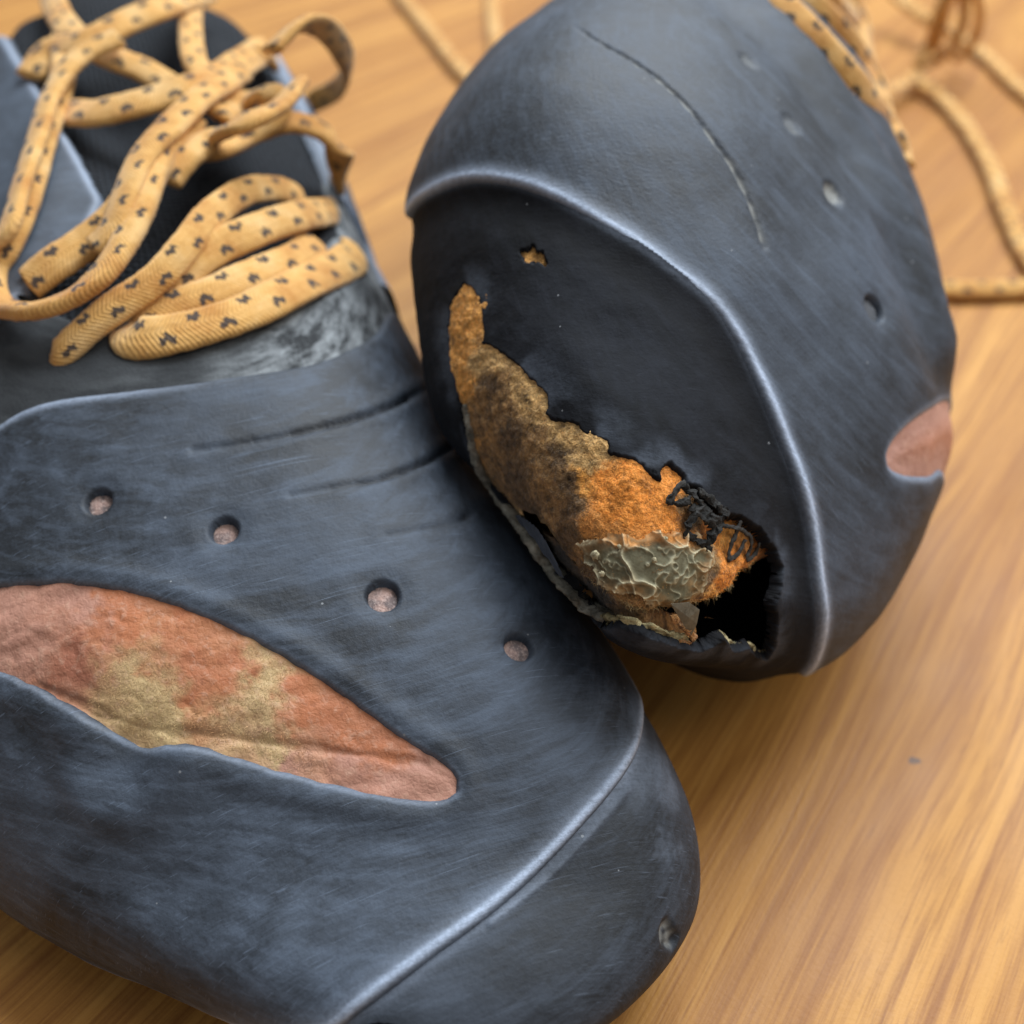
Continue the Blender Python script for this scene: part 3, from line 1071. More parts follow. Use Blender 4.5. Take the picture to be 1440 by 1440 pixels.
def right_shoe():
    S = right
    root = thing('climbing_shoe', S.world([0, 110, 0])[0] * np.array([1, 1, 0]),
                 'black climbing shoe propped on the other one, its toe rand worn through to orange suede', 'shoe',
                 'worn pair of climbing shoes')
    cr_px = [(583, 300), (610, 272), (645, 257), (690, 252), (760, 268), (850, 315), (940, 375), (1010, 440), (1060, 530), (1105, 640), (1135, 740), (1147, 850), (1132, 935)]
    cr = Crease(S, S.hits(cr_px), (4, 46), ([(-math.pi, 4), (-2.1, 5)], [(0.85, 14), (1.2, 11), (1.8, 9), (math.pi, 8)]))
    loc4 = S.local(S.co)
    sc4 = cr.sd(S.co)
    # plan of the front of the toe, for the worn-out hole
    Hc = S.hit(870, 700)[0]
    nf = EYE - Hc
    nf /= np.linalg.norm(nf)
    ux = np.cross([0, 0, 1.0], nf)
    ux /= np.linalg.norm(ux)
    ux = ux if ux[0] > 0 else -ux
    uy = np.cross(nf, ux)
    uy = uy if uy[2] > 0 else -uy

    def front(P):
        d = np.atleast_2d(P) - Hc
        return np.c_[d @ ux, d @ uy]

    def fpx(pts):
        return front(S.hits(pts))

    # ---------------- toe patch
    co, fv, N = S.refine((loc4[:, 1] < 112) & (sc4 > -5) & (S.N @ S.e2 > -0.6), 2)
    q = S.local(co)
    ab = q[:, :2]
    uv = np.c_[ab, q[:, 2]]
    zero = np.zeros(len(co))
    sc_ = cr.sd(co)
    slit = S.local(S.hits([(1318, 572), (1288, 590), (1260, 615), (1245, 640), (1250, 656), (1272, 664), (1298, 664), (1314, 655)]))[:, :2]
    mid = (slit[0] + slit[-1]) / 2
    dr = mid - slit[3]
    dr /= np.linalg.norm(dr)
    slit = np.vstack([slit, [slit[-1] + dr * 14 + [2, 0], mid + dr * 26, slit[0] + dr * 14]])
    slit = cat_spline(np.vstack([slit, slit[:1]]), 120)[:-1]
    s_slit = np.where(N @ S.e2 > -0.05, sdf(ab, slit), 50.0)
    edge_b = S.local(S.hit(1240, 150)[0])[0, 1]
    s_edge = (edge_b + 3 - 0.004 * ab[:, 0] ** 2) - ab[:, 1]
    low = fbm(co, 17, 103, 3)
    off = 1.1 + 0.35 * low + np.where(sc_ > 0, 0.28 * np.exp(-(sc_ / 1.4) ** 2), 0.28)
    off += np.where(sc_ < 0, roll(sc_ + 1.0, 1.0, 1.8), 0) + roll(s_slit, 1.3, 1.6) + roll(s_edge, 0.9, 2.0)
        # soft hollows pressed in by the toes
    for (px, py), r, dep in (((1120, 300), 9, 0.9), ((960, 330), 13, 0.7), ((1180, 620), 10, 0.5), ((860, 90), 9, 0.7), ((1230, 300), 6, -0.8), ((1050, 400), 7, -0.6)):
        P = S.hit(px, py)[0]
        off -= dep * np.exp(-(np.linalg.norm(co - P, axis=1) / r) ** 2)
    fold = cat_spline(S.hits([(1090, 40), (1150, 110), (1210, 200), (1262, 300), (1298, 400), (1318, 470)]), 40)
    fd = seg_dist(co, fold, False)
    off += 1.3 * np.exp(-(fd / 4.5) ** 2) - 0.9 * np.exp(-((fd - 10) / 4.5) ** 2)
    base_off = off - roll(s_slit, 1.3, 1.6) - np.where(sc_ < 0, roll(sc_ + 1.0, 1.0, 1.8), 0)
    darken, pale = zero.copy(), zero.copy()
    seam = cat_spline(S.hits([(775, 38), (830, 58), (890, 90), (945, 135), (990, 190), (1030, 245), (1052, 290), (1063, 325), (1068, 350)]), 90)
    d = seg_dist(co, seam, False)
    ti = np.argmin(((co[:, None] - seam[None, ::6]) ** 2).sum(2), 1) / 14.0
    wd = 0.22 + 0.30 * np.clip((ti - 0.25) / 0.7, 0, 1)
    dn = d + 0.16 * vnoise(co, 0.9, 109)
    on = 0.15 + 0.85 * sstep(0.12, 0.4, ti)
    off -= 0.38 * on * np.exp(-(dn / wd) ** 2)
    darken = 0.45 * on * np.exp(-(dn / (wd * 0.9)) ** 2) * sstep(0.5, -0.1, vnoise(co, 1.1, 112))
    pale = 0.75 * sstep(0.15, 0.7, ti) * np.exp(-(dn / (wd * 0.75)) ** 2) * sstep(-0.6, 0.3, vnoise(co, 1.3, 111))
    s_dot = np.full(len(co), 99.0)
    dots = [((1222, 438), 1.7, 1), ((1165, 277), 1.7, 0), ((1316, 442), 1.5, 0), ((1106, 180), 1.6, 0), ((1113, 55), 1.6, 0), ((1048, 92), 1.5, 0)]
    dot3 = []
    for (px, py), r, openh in dots:
        P, n = S.hit(px, py)
        dd = np.linalg.norm(co - P, axis=1) - r
        if openh:
            dot3.append((P, n, r))
            s_dot = np.minimum(s_dot, dd)
            off += -0.2 * np.exp(-((dd - 0.4) / 1.1) ** 2) + roll(dd, 0.6, 1.9)
        else:
            # half closed by rubber: a dimple with pale dirt in it
            off -= (0.7 if (px, py) == (1165, 277) else 0.4) * sstep(0.7, -0.9, dd)
            if (px, py) == (1165, 277):
                pale = np.maximum(pale, 0.8 * sstep(0.2, -0.7, dd + 0.5 * vnoise(co, 0.8, 115)))
            else:
                pale = np.maximum(pale, 0.22 * sstep(0.2, -0.7, dd + 0.6 * vnoise(co, 0.8, 116)))
    wear_glint = (1.2 * np.exp(-((sc_ + 0.05) / 0.58) ** 2) + 0.2 * np.exp(-((sc_ - 0.9) / 0.8) ** 2)) * (0.8 + 0.2 * vnoise(co, 5, 118))  # rubbed crest plus a highlight painted along it
    wear_glint = np.maximum(wear_glint, 0.4 * np.exp(-((s_slit - 0.7) / 0.5) ** 2))
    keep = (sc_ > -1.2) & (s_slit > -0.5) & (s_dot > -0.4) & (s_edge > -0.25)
    patch = build_layer('toe_patch', co, fv, N, keep, off, RUBBER_B, root, {'wear_glint': np.clip(wear_glint, 0, 1), 'darken': darken, 'pale': pale}, uv)
    patch['label'] = 'black rubber toe patch with a curved grimy seam'
    for P, n, r in dot3:
        dot_disc(S, P, n, r * 0.97, 0.1, mat_flat('grey_dot', (0.10, 0.105, 0.115), 0.7), patch)
    loff = base_off - 0.40 + 0.35 * sstep(0, 4, -s_slit) + 0.08 * fbm(co, 2.2, 51, 3)
    pk, ru = np.array((0.48, 0.26, 0.20)), np.array((0.46, 0.20, 0.12))
    tint = pk + (ru - pk) * sstep(0.5, 4, -s_slit)[:, None]
    o = build_layer('leather_inset', co, fv, N, s_slit < 1.4, loff, LEATHER, root, {}, uv, {'tint': tint})
    o['label'] = 'rust red leather showing through the slit'

    # ---------------- rand with the hole
    co, fv, N = S.refine((sc4 < 4) & (loc4[:, 1] < 62) & (S.N @ S.e2 > -0.93) & (S.N @ nf > -0.35), 3)
    q = S.local(co)
    f2 = front(co)
    uv = np.c_[f2, q[:, 2]]
    zero = np.zeros(len(co))
    sc_ = cr.sd(co)
    vis = N @ nf > -0.1
    hole_px = [zp(*p) for p in [(133, 205), (140, 135), (160, 90), (182, 58), (212, 70), (230, 115), (240, 190), (234, 258), (290, 272), (350, 318), (405, 375), (455, 430), (445, 490),
                                (475, 516), (540, 528), (590, 565), (655, 588), (662, 632), (740, 655), (800, 695), (842, 728), (843, 680), (862, 658), (905, 698), (915, 728), (965, 742),
                                (1000, 790), (1045, 828), (1100, 838), (1165, 880), (1215, 945), (1242, 1005), (1236, 1065), (1210, 1120), (1218, 1190), (1210, 1262), (1188, 1300), (1155, 1290),
                                (1135, 1262), (1080, 1272), (1048, 1226), (1000, 1252), (965, 1272), (880, 1252), (790, 1212), (700, 1182), (640, 1192), (560, 1150), (490, 1055),
                                (410, 960), (335, 865), (275, 780), (240, 700), (205, 610), (180, 500), (160, 390), (140, 300)]]
    hole = fpx(hole_px)
    jit = 0.30 * fbm(co, 1.6, 131, 4, 0.6) + 0.10 * vnoise(co, 0.35, 137)
    s_raw = np.where(vis, sdf(f2, hole), 40.0)
    face_on = np.clip(N @ nf, 0.22, 1.0)
    s_hole = s_raw / face_on + jit
    spot = fpx([(738, 358), (750, 352), (765, 360), (768, 375), (755, 372), (742, 370)])
    s_spot = np.where(vis, sdf(f2, spot), 40.0) + 0.35 * vnoise(co, 0.7, 140) + 0.15 * vnoise(co, 0.3, 141)
    prof = 0.9 - 0.6 * np.exp(-((sc_ + 3.0) / 3.2) ** 2) + 0.25 * fbm(co, 12, 143, 3)
    thin = sstep(7, 0.5, s_hole) * 0.35
    off = np.where(sc_ > 0, 0.2, prof - thin + 0.04 * vnoise(co, 1.4, 147)) + roll(s_hole, 0.55, 1.5) + roll(s_spot, 0.4, 1.0)
    rub = sstep(5.5, 0.4, s_hole) * sstep(-0.35, 0.5, fbm(co, 4, 149, 3)) * 0.10
    wear_glint = np.clip(0.15 * np.exp(-((sc_ + 0.6) / 0.55) ** 2) + rub, 0, 1)
    darken = np.clip(0.8 * np.exp(-((sc_ + 4.2) / 2.2) ** 2) * 0.6 + 0.9 * sstep(0.8, 0.0, s_hole), 0, 1)  # darker band below the crease and dark rim at the hole
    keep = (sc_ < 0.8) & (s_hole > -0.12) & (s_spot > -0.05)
    build_layer('rand', co, fv, N, keep, off, RAND, root, {'wear_glint': wear_glint, 'darken': darken, 'pale': zero}, uv)['label'] = 'worn black rand with a ragged hole at the toe'

    # ---------------- what shows in the hole
    void_px = [zp(*p) for p in [(800, 1190), (870, 1165), (960, 1150), (1020, 1148), (1085, 1128), (1130, 1080), (1155, 1030), (1190, 1005), (1240, 975), (1320, 960), (1330, 1100), (1320, 1360), (1150, 1350),
                                (1000, 1300), (900, 1285), (800, 1240)]]
    void = fpx(void_px)
    gap = fpx([zp(*p) for p in [(395, 900), (470, 960), (560, 1060), (650, 1120), (760, 1165), (830, 1185), (800, 1230), (700, 1215), (620, 1215), (530, 1150), (450, 1050), (390, 960)]])
    s_void = np.minimum(sdf(f2, void), 99) + 0.25 * fbm(co, 1.2, 151, 3)
    s_gap = sdf(f2, gap) + 0.15 * fbm(co, 1.2, 152, 3)
    depth = blend_value(f2, [(*fpx([zp(x, y)])[0], v) for x, y, v in
                             ((180, 150, 0.35), (180, 300, .35), (300, 350, .3), (250, 500, .2), (400, 500, .3), (350, 700, -.1), (500, 650, .2), (620, 620, .3), (450, 850, -.3), (600, 800, 0.1), (740, 720, .2),
                              (700, 950, -.4), (560, 1000, -.9), (850, 800, -.1), (880, 1000, -.5), (860, 1120, -1.4), (1000, 850, -1.2), (1080, 900, -1.8), (1180, 920, -1.8), (1060, 1020, -1.0),
                              (1060, 1100, -1.6), (240, 700, -.3), (320, 850, -.5), (420, 980, -.8), (200, 550, -.1))], 3)
    soff = depth - 1.3 * sstep(0.9, -0.2, s_gap) + roll(s_void, 1.6, 3.5) + 0.18 * fbm(co, 1.7, 155, 4) + 0.10 * fbm(co, 0.7, 158, 2)
    OR, BR, DB, TN, GO, BK = (0.78, 0.33, 0.085), (0.36, 0.20, 0.076), (0.17, 0.10, 0.047), (0.64, 0.39, 0.15), (0.90, 0.42, 0.095), (0.05, 0.04, 0.03)
    HO = (0.95, 0.35, 0.062)
    tspots = [(180, 90, GO), (170, 180, GO), (210, 220, GO), (170, 290, GO), (230, 300, TN), (300, 310, TN), (180, 400, GO), (230, 420, BR), (270, 400, DB), (320, 360, BR), (370, 380, TN), (420, 430, TN), (300, 480, BR),
              (220, 520, BR), (200, 600, GO), (350, 560, DB), (420, 560, BR), (260, 640, BR), (460, 520, TN), (500, 540, TN), (560, 570, TN), (640, 600, TN), (340, 700, DB), (430, 640, BR), (500, 640, DB), (560, 640, TN),
              (600, 660, TN), (290, 740, BR), (380, 800, DB), (470, 740, BR), (520, 720, DB), (540, 800, DB), (570, 700, GO), (620, 700, HO), (700, 720, HO), (780, 760, HO), (850, 800, HO), (640, 800, HO), (720, 830, HO), (600, 860, OR),
              (700, 880, OR), (880, 850, HO), (870, 690, HO), (930, 780, BR), (980, 830, DB), (900, 720, HO), (450, 880, BR), (400, 880, DB), (520, 900, DB), (560, 960, BR), (480, 960, DB), (650, 950, DB), (600, 1020, DB),
              (700, 1100, BR), (820, 1130, BR), (760, 1040, DB), (900, 1050, BR), (1000, 900, OR), (1060, 870, HO), (1100, 880, GO), (1180, 930, OR), (1100, 980, HO), (1040, 1000, BR), (1020, 1040, DB), (1080, 1060, HO), (1050, 1110, GO), (1130, 1000, HO),
              (990, 1080, BR), (330, 860, TN), (430, 1000, BK), (560, 1120, BK)]
    t2 = [(*fpx([zp(x, y)])[0], c) for x, y, c in tspots]
    fj = f2 + 0.9 * np.c_[vnoise(co, 2.2, 161), vnoise(co, 2.2, 162)] + 0.5 * np.c_[vnoise(co, 0.7, 163), vnoise(co, 0.7, 164)] + 0.25 * np.c_[vnoise(co, 0.3, 165), vnoise(co, 0.3, 166)]
    tint = blend_colours(fj, t2, 4.5)
    tint *= np.minimum((1 + 0.5 * fbm(co, 0.9, 168, 4, 0.7)).clip(0.3, 1.9), 0.97 / tint.max(1))[:, None]
    s_near = np.minimum(s_raw, np.where(vis, sdf(f2, spot), 40.0))
    ks = (s_near < 1.6) & (s_void > -0.7)
    suede = build_layer('suede_lining', co, fv, N, ks, soff, SUEDE, root, {}, uv, {'tint': tint})
    suede['label'] = 'brown and orange suede lining laid bare in the hole'
    # nap
    cand = np.where((s_hole < -0.15) & (s_void > 0.15) & (s_gap > 0.1))[0]
    pick = RNG.choice(cand, 24000)
    jitp = RNG.normal(size=(len(pick), 3)) * 0.06
    lum = RNG.uniform(0.45, 1.7, (len(pick), 1))
    fibres('suede_nap', (co + N * soff[:, None])[pick] + jitp, N[pick], tint[pick] * np.minimum(lum, 0.97 / tint[pick].max(1, keepdims=True)), 0.30, 0.024, FIBRE, suede, 0.80)

    # longer pale threads fraying out along the lower edge and round the void
    rim = np.where((s_raw < -0.2) & (((s_void > 0.1) & (s_void < 0.9)) | ((s_gap > 0.1) & (s_gap < 0.7))))[0]
    pick = RNG.choice(rim, 700)
    fray = fibres('frayed_fibres', (co + N * soff[:, None])[pick], N[pick], np.array((0.62, 0.45, 0.22)) * RNG.uniform(0.5, 1.3, (700, 1)), 0.8, 0.018, FIBRE, suede, 0.92, seed=9)

    # cracked film of glue over the lower suede
    film = fpx([zp(*p) for p in [(575, 925), (640, 895), (720, 890), (800, 882), (880, 885), (960, 895), (1045, 925), (1040, 985), (1015, 1030), (1000, 1080), (970, 1125), (950, 1160), (900, 1172), (840, 1150), (760, 1110),
                                 (680, 1085), (620, 1050), (580, 990)]])
    s_film = sdf(f2, film) + 0.7 * fbm(co, 2.2, 171, 4, 0.6)
    rid = 1 - np.abs(fbm(co, 3.4, 175, 2, 0.5)) * 2.2
    rid2 = 1 - np.abs(fbm(co, 1.3, 178, 2)) * 2.4
    foff = depth + roll(s_void, 1.6, 3.5) + 0.28 + 0.55 * np.clip(rid, 0, 1) ** 3 + 0.22 * np.clip(rid2, 0, 1) ** 3
    ff = np.clip(0.9 * np.clip(rid, 0, 1) ** 7 + 0.6 * np.clip(rid2, 0, 1) ** 6 + 0.45 * np.exp(-((s_film + 0.25) / 0.2) ** 2), 0, 1)
    fcol = np.array((0.17, 0.155, 0.095)) + (np.array((0.66, 0.60, 0.40)) - np.array((0.17, 0.155, 0.095))) * ff[:, None]
    bl = 0.75 * sstep(-2.2, -0.2, s_film + 0.9 * fbm(co, 2.5, 182, 3)) * (1 - 0.6 * ff)
    fcol = fcol + (tint - fcol) * np.clip(bl, 0, 1)[:, None]
    o = build_layer('glue_film', co, fv, N, (s_film < 0) & (s_void > 0.1), foff, FILM, root, {}, uv, {'tint': fcol})
    o['label'] = 'cracked grey green glue film hanging in the hole'

    def at(x, y, lift):
        P, n = S.hit(*zp(x, y))
        return P + n * lift, n

    def strip(name, pts, width, thick, mat, parent, col=None, step=0.25, twist=None, ragged=0.07):
        pr = [at(*p) for p in pts]
        o = ribbon(name, [p[0] for p in pr], [p[1] for p in pr], width, thick, parent, mat, twist, step=step, ragged=ragged)
        if col is not None:
            me = o.data
            a = me.attributes.new('tint', 'FLOAT_COLOR', 'POINT')
            n = len(me.vertices)
            v = np.array([x.co for x in me.vertices]) / MM
            c = np.array(col)[None] * (1 + 0.5 * fbm(v, 1.3, 201, 3))[:, None].clip(0.3, 1.7)
            a.data.foreach_set('color', np.c_[c, np.ones(n)].astype(np.float32).ravel())
        return o

    # pale edge of the midsole along the lower lip, torn backing further right
    strip('midsole_edge', [(168, 450, -.7), (190, 550, -.4), (222, 655, -.2), (262, 750, -.1), (315, 840, 0), (385, 935, 0), (455, 1025, 0), (515, 1095, -.1), (575, 1160, -.3), (640, 1200, -.8)],
          2.5, 1.3, PALE, root, (0.27, 0.25, 0.20), twist=[-35] * 10, ragged=0.24)
    strip('torn_backing', [(640, 1190, -.6), (700, 1195, -.5), (760, 1215, -.6), (830, 1240, -.6), (900, 1262, -.7), (960, 1285, -.8)], 1.5, .7, PALE, root, (0.36, 0.30, 0.16), twist=[20, -10, 30, 0, 25, 10], ragged=0.3)
    strip('torn_backing', [(1050, 1245, -.6), (1090, 1282, -.5), (1135, 1275, -.4), (1150, 1300, -.5), (1190, 1312, -.5), (1212, 1290, -.6)], 1.1, .6, PALE, root, (0.42, 0.36, 0.20), twist=[10, 30, -20, 20, 0, 10], ragged=0.3)
    # flap of film drooping over the void
    P = [at(*p)[0] for p in [(870, 1125, .1), (930, 1120, .2), (965, 1145, .2), (962, 1195, -.1), (950, 1245, -.5), (925, 1205, -.4), (895, 1160, -.2)]]
    c0 = np.mean(P, 0) + at(925, 1160, 0)[1] * 0.35
    V = np.array(P + [c0] + [p - nf * 0.18 for p in P] + [c0 - nf * 0.18])
    n_ = len(P)
    Fc = [(i, (i + 1) % n_, n_) for i in range(n_)] + [((i + 1) % n_ + n_ + 1, i + n_ + 1, 2 * n_ + 1) for i in range(n_)] + [(i, i + n_ + 1, (i + 1) % n_ + n_ + 1, (i + 1) % n_) for i in range(n_)]
    mesh_obj('torn_flap', V, Fc, FILM, root, cols={'tint': np.tile((0.17, 0.155, 0.115), (len(V), 1))}, smooth=False)
    # orange frayed string under the flap
    strip('frayed_string', [(900, 1180, -.9), (930, 1215, -.8), (960, 1240, -.7), (945, 1265, -.6), (900, 1262, -.6), (860, 1250, -.8)], .7, .5, SUEDE, root, (0.50, 0.24, 0.08), ragged=0.3)
    # shreds of rubber bridging the hole
    for pts, w, t in (([(845, 790, .3), (870, 760, .8), (900, 725, .9)], .55, .35), ([(850, 785, .3), (900, 790, .6), (930, 775, .5)], .8, .35),
                      ([(905, 735, .7), (950, 775, .6), (985, 820, .4), (1010, 870, .1)], 1.0, .4), ([(930, 800, .4), (970, 830, .5), (1020, 850, .3), (1045, 850, .4)], 1.5, .4),
                      ([(945, 750, .7), (1000, 790, .8), (1050, 830, .6)], 1.1, .35), ([(920, 870, -.1), (940, 840, .5), (960, 815, .6)], 1.0, .4),
                      ([(1000, 930, -.6), (1015, 890, .1), (1040, 850, .4)], 1.1, .4), ([(920, 885, -.2), (975, 910, -.4), (1020, 940, -.6)], .9, .3)):
        strip('rubber_shred', pts, w, t, RAG, root, (0.032, 0.031, 0.029), step=0.16, twist=[RNG.uniform(-40, 40) for _ in pts], ragged=0.30)
    # loose stitches
    for pts in ([(1060, 862, -.3), (1105, 872, -.1), (1150, 895, -.4)], [(1105, 845, .2), (1098, 910, -.7), (1092, 980, -1.2)], [(1092, 980, -1.2), (1125, 950, -1.0), (1140, 905, -.5)],
                [(1150, 890, -.3), (1165, 930, -.9), (1160, 980, -1.4)], [(1160, 980, -1.4), (1190, 950, -1.2), (1185, 915, -.6)], [(855, 795, .5), (880, 740, .9), (905, 720, .8)]):
        strip('stitch', pts, .50, .3, THREAD, root, step=0.16, ragged=0.12)
    # crumbs stuck on the film
    for (x, y), r in (((616, 962), .55), ((640, 1025), .35), ((700, 935), .3), ((850, 905), .3), ((815, 980), .3)):
        P, n = at(x, y, 0.1)
        V = []
        g = np.random.default_rng(int(x))
        for th in range(4):
            for k in range(7):
                a, b = math.pi * (th + .5) / 4, 2 * math.pi * k / 7
                V.append(P + np.array([math.sin(a) * math.cos(b), math.sin(a) * math.sin(b), math.cos(a)]) * r * g.uniform(.6, 1.25))
        Fc = [(th * 7 + k, th * 7 + (k + 1) % 7, th * 7 + 7 + (k + 1) % 7, th * 7 + 7 + k) for th in range(3) for k in range(7)] + [tuple(range(7))[::-1], tuple(range(21, 28))]
        mesh_obj('glue_crumb', np.array(V), Fc, PALE, root, cols={'tint': np.tile((0.48, 0.42, 0.27), (28, 1))})

    # ---------------- body behind
    s4 = np.where(S.N @ nf > -0.1, sdf(front(S.co), hole), 50.0)
    zz = np.zeros(len(S.co))
    uv4 = np.c_[loc4[:, :2], loc4[:, 2]]
    build_layer('upper', S.co, S.fv, S.N, s4 > 0.4, zz - 0.5, UPPER, root, {}, uv4)
    build_layer('sole', S.co, S.fv, S.N, (S.N @ S.e2 < -0.45) & (s4 > 1.0), zz + 0.2, SOLE, root, {'wear_glint': zz, 'darken': zz, 'pale': zz}, uv4)
    for sg in (-1, 1):
        build_layer('heel_rand', S.co, S.fv, S.N, (loc4[:, 2] > 1.5) & (loc4[:, 2] < 9.5) & (loc4[:, 1] > 58) & (loc4[:, 1] < 215) & (sg * loc4[:, 0] > 20), zz + 0.5, RAND, root,
                    {'wear_glint': zz, 'darken': zz, 'pale': zz}, uv4)
    # throat: tongue and eyestays
    co2, fv2, N2 = S.refine((loc4[:, 1] > edge_b - 12) & (loc4[:, 1] < 225) & (S.N @ S.e2 > -0.1), 1)
    q2 = S.local(co2)
    z2 = np.zeros(len(co2))
    uv2 = q2.copy()
    wid = 9 + 0.08 * (q2[:, 1] - edge_b)
    s_t = np.maximum(np.abs(q2[:, 0] - 4) - wid, edge_b + 6 - q2[:, 1])
    build_layer('tongue', co2, fv2, N2, s_t < 2.0, z2 - 0.4, KNIT, root, {}, uv2)
    for sgn in (-1, 1):
        s_p = np.minimum(sgn * (q2[:, 0] - 4) - wid, q2[:, 1] - edge_b - 1)
        build_layer('eyestay', co2, fv2, N2, (s_p > -0.3) & (s_p < 60), 1.2 + roll(s_p, 1.0, 2.0) + 0.3 * fbm(co2, 14, 93, 3), STAY, root, {'wear_glint': 0.3 * np.exp(-((s_p - .7) / .6) ** 2), 'darken': z2, 'pale': z2}, uv2)
    return root


RIGHT = right_shoe()

# ------------------------------------------------------------------ laces
def lace_on(shoe, parent, pts, width=5.2, thick=1.5, twist=None, u0=0.0, table=False, name='lace', face=0.35):
    """each point: sight line and lift above the shoe, or (with table or a trailing 1) and its height above the table"""
    P, U = [], []
    for p in pts:
        if table or len(p) > 3:
            h = on_table(p[0], p[1], p[2])
            n = np.array((0, 0, 1.0))
            v = EYE - h
            v /= np.linalg.norm(v)
            P.append(h)
        else:
            h, n = shoe.hit(p[0], p[1])
            v = EYE - h
            v /= np.linalg.norm(v)
            P.append(h + v * p[2])
        U.append(n * (1 - face) + v * face)
    o = ribbon(name, P, U, width * 1.08, thick * 1.35, parent, twist=twist, u0=u0, ragged=0.095)
    me = o.data
    n = len(me.vertices)
    co = np.empty(n * 3, np.float32)
    nn = np.empty(n * 3, np.float32)
    me.vertices.foreach_get('co', co)
    me.vertices.foreach_get('normal', nn)
    co = co.reshape(-1, 3) / MM
    nn = nn.reshape(-1, 3)
    pk = RNG.choice(n, int(n * 0.55))
    col = np.array((0.80, 0.50, 0.20)) * RNG.uniform(0.5, 1.15, (len(pk), 1))
    fibres('lace_fuzz', co[pk], nn[pk], col, 0.42, 0.016, FIBRE, o, 0.7, seed=n)
    return o


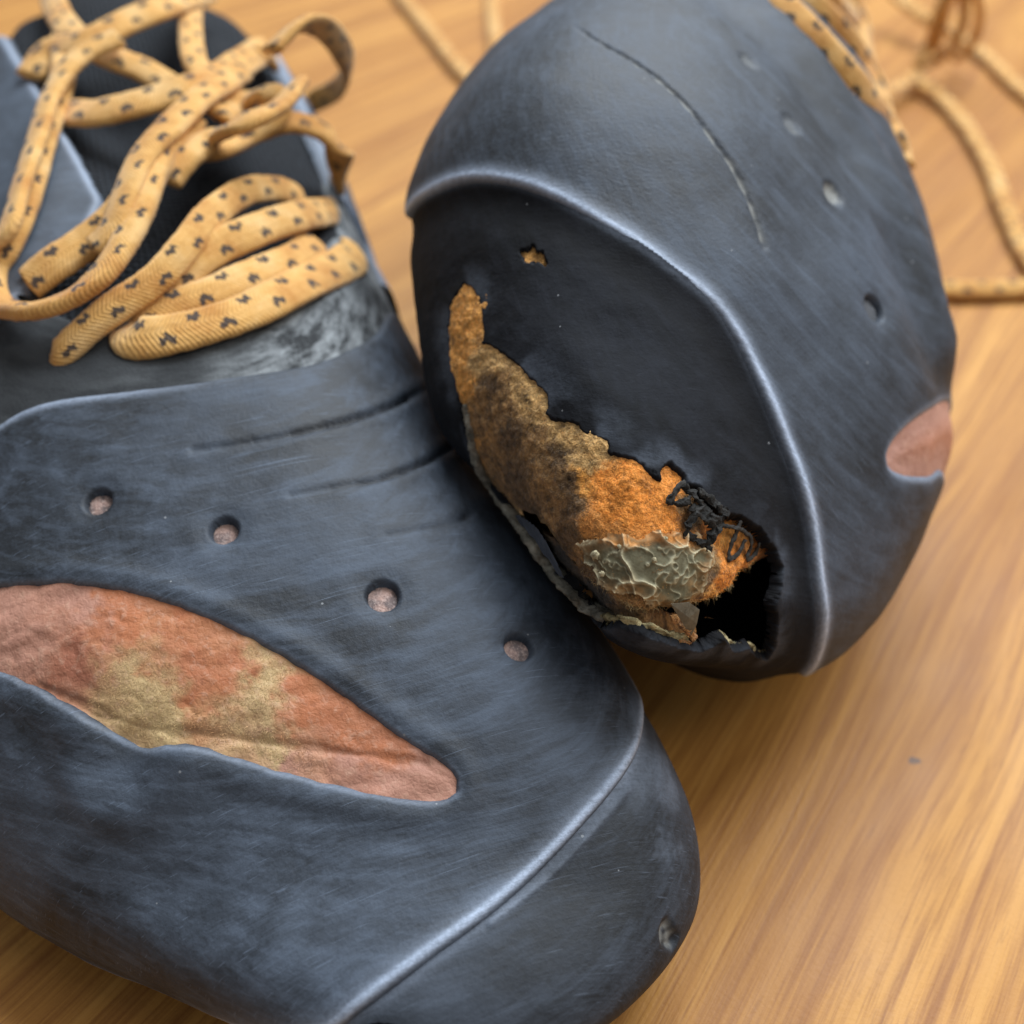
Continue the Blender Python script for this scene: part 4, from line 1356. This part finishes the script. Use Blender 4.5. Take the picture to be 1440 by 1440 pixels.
def laces():
    L = left
    A = lambda pts, **k: lace_on(L, LEFT, pts, **k)
    # crossings nearest the toe
    A([(470, 350, 0.2), (492, 366, 2.6), (420, 402, 3.4), (340, 441, 3.6), (250, 468, 3.0), (187, 474, 2.0), (200, 450, -1)], width=5.6, twist=[0, 0, -8, -8, -5, 10, 30])
    A([(440, 340, 0.5), (415, 362, 2.2), (350, 388, 3.0), (290, 415, 3.2), (215, 440, 2.2), (190, 455, 0.5)], width=4.6, u0=3)
    A([(530, 320, -1), (505, 298, 2.0), (440, 300, 5.0), (370, 320, 6.5), (300, 352, 6.0), (245, 395, 4.0), (232, 425, 1)], width=4.8, u0=1.5, twist=[0, 0, 8, 10, 10, 20, 30])
    A([(425, 285, 0), (400, 268, 3.0), (350, 268, 7.0), (300, 300, 9.0), (262, 345, 9.0), (215, 396, 7.0), (150, 440, 5.0), (92, 492, 1.5), (80, 505, -1)], width=4.0, u0=4, twist=[0, 10, 20, 25, 20, 15, 10, 5, 0])
    # loose loops higher up
    A([(90, 50, 6), (88, 110, 8), (62, 190, 9), (38, 275, 9), (12, 340, 8), (-12, 380, 7), (-5, 425, 6), (40, 438, 7), (100, 420, 8), (152, 376, 10), (196, 300, 12), (225, 220, 14), (270, 150, 15), (330, 120, 14)],
      width=3.8, thick=1.8, twist=[20, 20, 25, 25, 20, 20, 35, 50, 45, 25, 10, 0, 0, 0])
    A([(38, 402, 3), (75, 372, 5), (120, 342, 6), (165, 305, 9), (205, 250, 12), (240, 200, 13), (268, 165, 12)], width=5.0, u0=2)
    A([(92, 158, 4), (140, 158, 8), (220, 138, 12), (300, 110, 16), (380, 62, 18), (440, 18, 18), (500, -40, 16)], width=5.4, u0=5, twist=[0, 5, 10, 10, 8, 5, 0])
    A([(40, 110, 6), (70, 72, 9), (120, 60, 12), (180, 30, 15), (240, 6, 17), (300, -30, 18)], width=5.0, u0=2)
    A([(60, -30, 6), (80, 15, 8), (105, 50, 10), (150, 78, 9), (200, 98, 7), (240, 120, 5)], width=4.6, u0=6)
    A([(270, -20, 10), (268, 30, 9), (272, 80, 9), (290, 112, 8)], width=4.0, u0=1)
    A([(130, 352, 8), (158, 322, 11), (178, 270, 14), (200, 222, 16), (236, 182, 18), (282, 138, 19), (340, 100, 19)], width=4.2, u0=3, twist=[20, 30, 30, 20, 10, 10, 0])
    A([(-10, 345, 11), (14, 318, 13), (30, 262, 13), (52, 196, 13), (74, 130, 14), (112, 80, 16), (170, 52, 18)], width=3.8, u0=5, twist=[30, 30, 30, 25, 20, 10, 0])
    A([(232, 258, 8), (262, 222, 12), (300, 196, 15), (345, 172, 66, 1), (392, 150, 66, 1), (420, 118, 66, 1)], width=4.4, u0=2, twist=[10, 15, 15, 20, 30, 40])
    A([(262, 214, 8), (310, 207, 10), (358, 188, 58, 1), (405, 172, 59, 1), (448, 182, 57, 1), (474, 210, 53, 1), (480, 245, 47, 1), (468, 272, 42, 1)], width=4.8, u0=1, twist=[20, 20, 15, 10, 10, 25, 40, 50])
    A([(300, 160, 14), (340, 148, 13), (380, 128, 64, 1), (384, 160, 61, 1), (335, 192, 10), (285, 204, 9)], width=5.0, u0=3, twist=[0, 10, 20, 0, -10, 0])
    A([(380, 72, 70, 1), (425, 34, 72, 1), (464, 46, 68, 1), (489, 92, 58, 1), (474, 124, 50, 1), (440, 142, 46, 1), (415, 152, 46, 1)], width=4.2, thick=1.3, u0=3, twist=[30, 50, 60, 65, 65, 55, 50])

    R = right
    B = lambda pts, **k: lace_on(R, RIGHT, pts, face=0.6, **k)
    B([(1070, -20, 3), (1108, 14, 4), (1158, 68, 4.5), (1213, 132, 4.5), (1262, 186, 3.5), (1292, 222, 1.5)], width=4.6, thick=1.7)
    B([(1112, -20, 7), (1150, 12, 8), (1196, 62, 8.5), (1240, 120, 8), (1274, 172, 6), (1291, 205, 3)], width=4.6, thick=1.7, u0=3)
    B([(1150, -25, 10), (1178, 0, 11), (1212, 42, 11), (1246, 92, 10), (1268, 130, 8)], width=4.2, thick=1.7, u0=2)
    B([(1180, -30, 12), (1200, 5, 13), (1238, 32, 13), (1276, 66, 11), (1300, 106, 8), (1306, 150, 4), (1297, 178, 0)], width=4.4, thick=1.7, u0=4, twist=[10, 10, 10, 20, 35, 50, 60])
    T = lambda parent, pts, **k: lace_on(None, parent, pts, table=True, **k)
    # knot and loose ends lying on the table
    T(RIGHT, [(1288, 95, 6), (1306, 62, 12), (1316, 30, 20), (1330, -8, 28), (1352, -20, 30), (1356, 18, 22), (1346, 55, 14), (1322, 82, 7), (1296, 92, 4)], width=3.0, thick=2.2, u0=1)
    T(RIGHT, [(1312, 74, 8), (1324, 40, 16), (1336, 0, 26), (1366, -18, 30), (1378, 22, 20), (1366, 62, 10), (1338, 86, 4)], width=3.0, thick=2.2, u0=3)
    T(RIGHT, [(1255, -10, 12), (1290, 18, 10), (1318, 35, 8), (1345, 50, 4), (1385, 78, 2.2), (1420, 112, 2.2), (1475, 160, 2)], width=4.4, thick=2.0, u0=2)
    T(RIGHT, [(1290, 115, 4), (1325, 140, 2.4), (1360, 180, 2.2), (1392, 235, 2.2), (1415, 295, 2.2), (1445, 360, 2), (1490, 420, 2)], width=4.4, thick=2.0, u0=2)
    T(RIGHT, [(1240, 400, 2), (1300, 404, 2.2), (1345, 408, 2.2), (1400, 407, 2.2), (1450, 405, 2.2), (1520, 400, 2)], width=4.6, thick=2.0)
    T(RIGHT, [(1240, 130, 8), (1262, 122, 6), (1285, 108, 5), (1300, 95, 4)], width=3.8, thick=1.6)
    T(LEFT, [(540, -40, 2), (572, 5, 2.2), (605, 45, 2.2), (640, 90, 2.2), (680, 130, 2.2), (730, 170, 2)], width=4.6, thick=2.2)
    T(LEFT, [(690, -30, 2), (693, 20, 2.2), (696, 60, 2.2), (705, 100, 2), (740, 140, 2)], width=4.2, thick=2.0, u0=4)


laces()
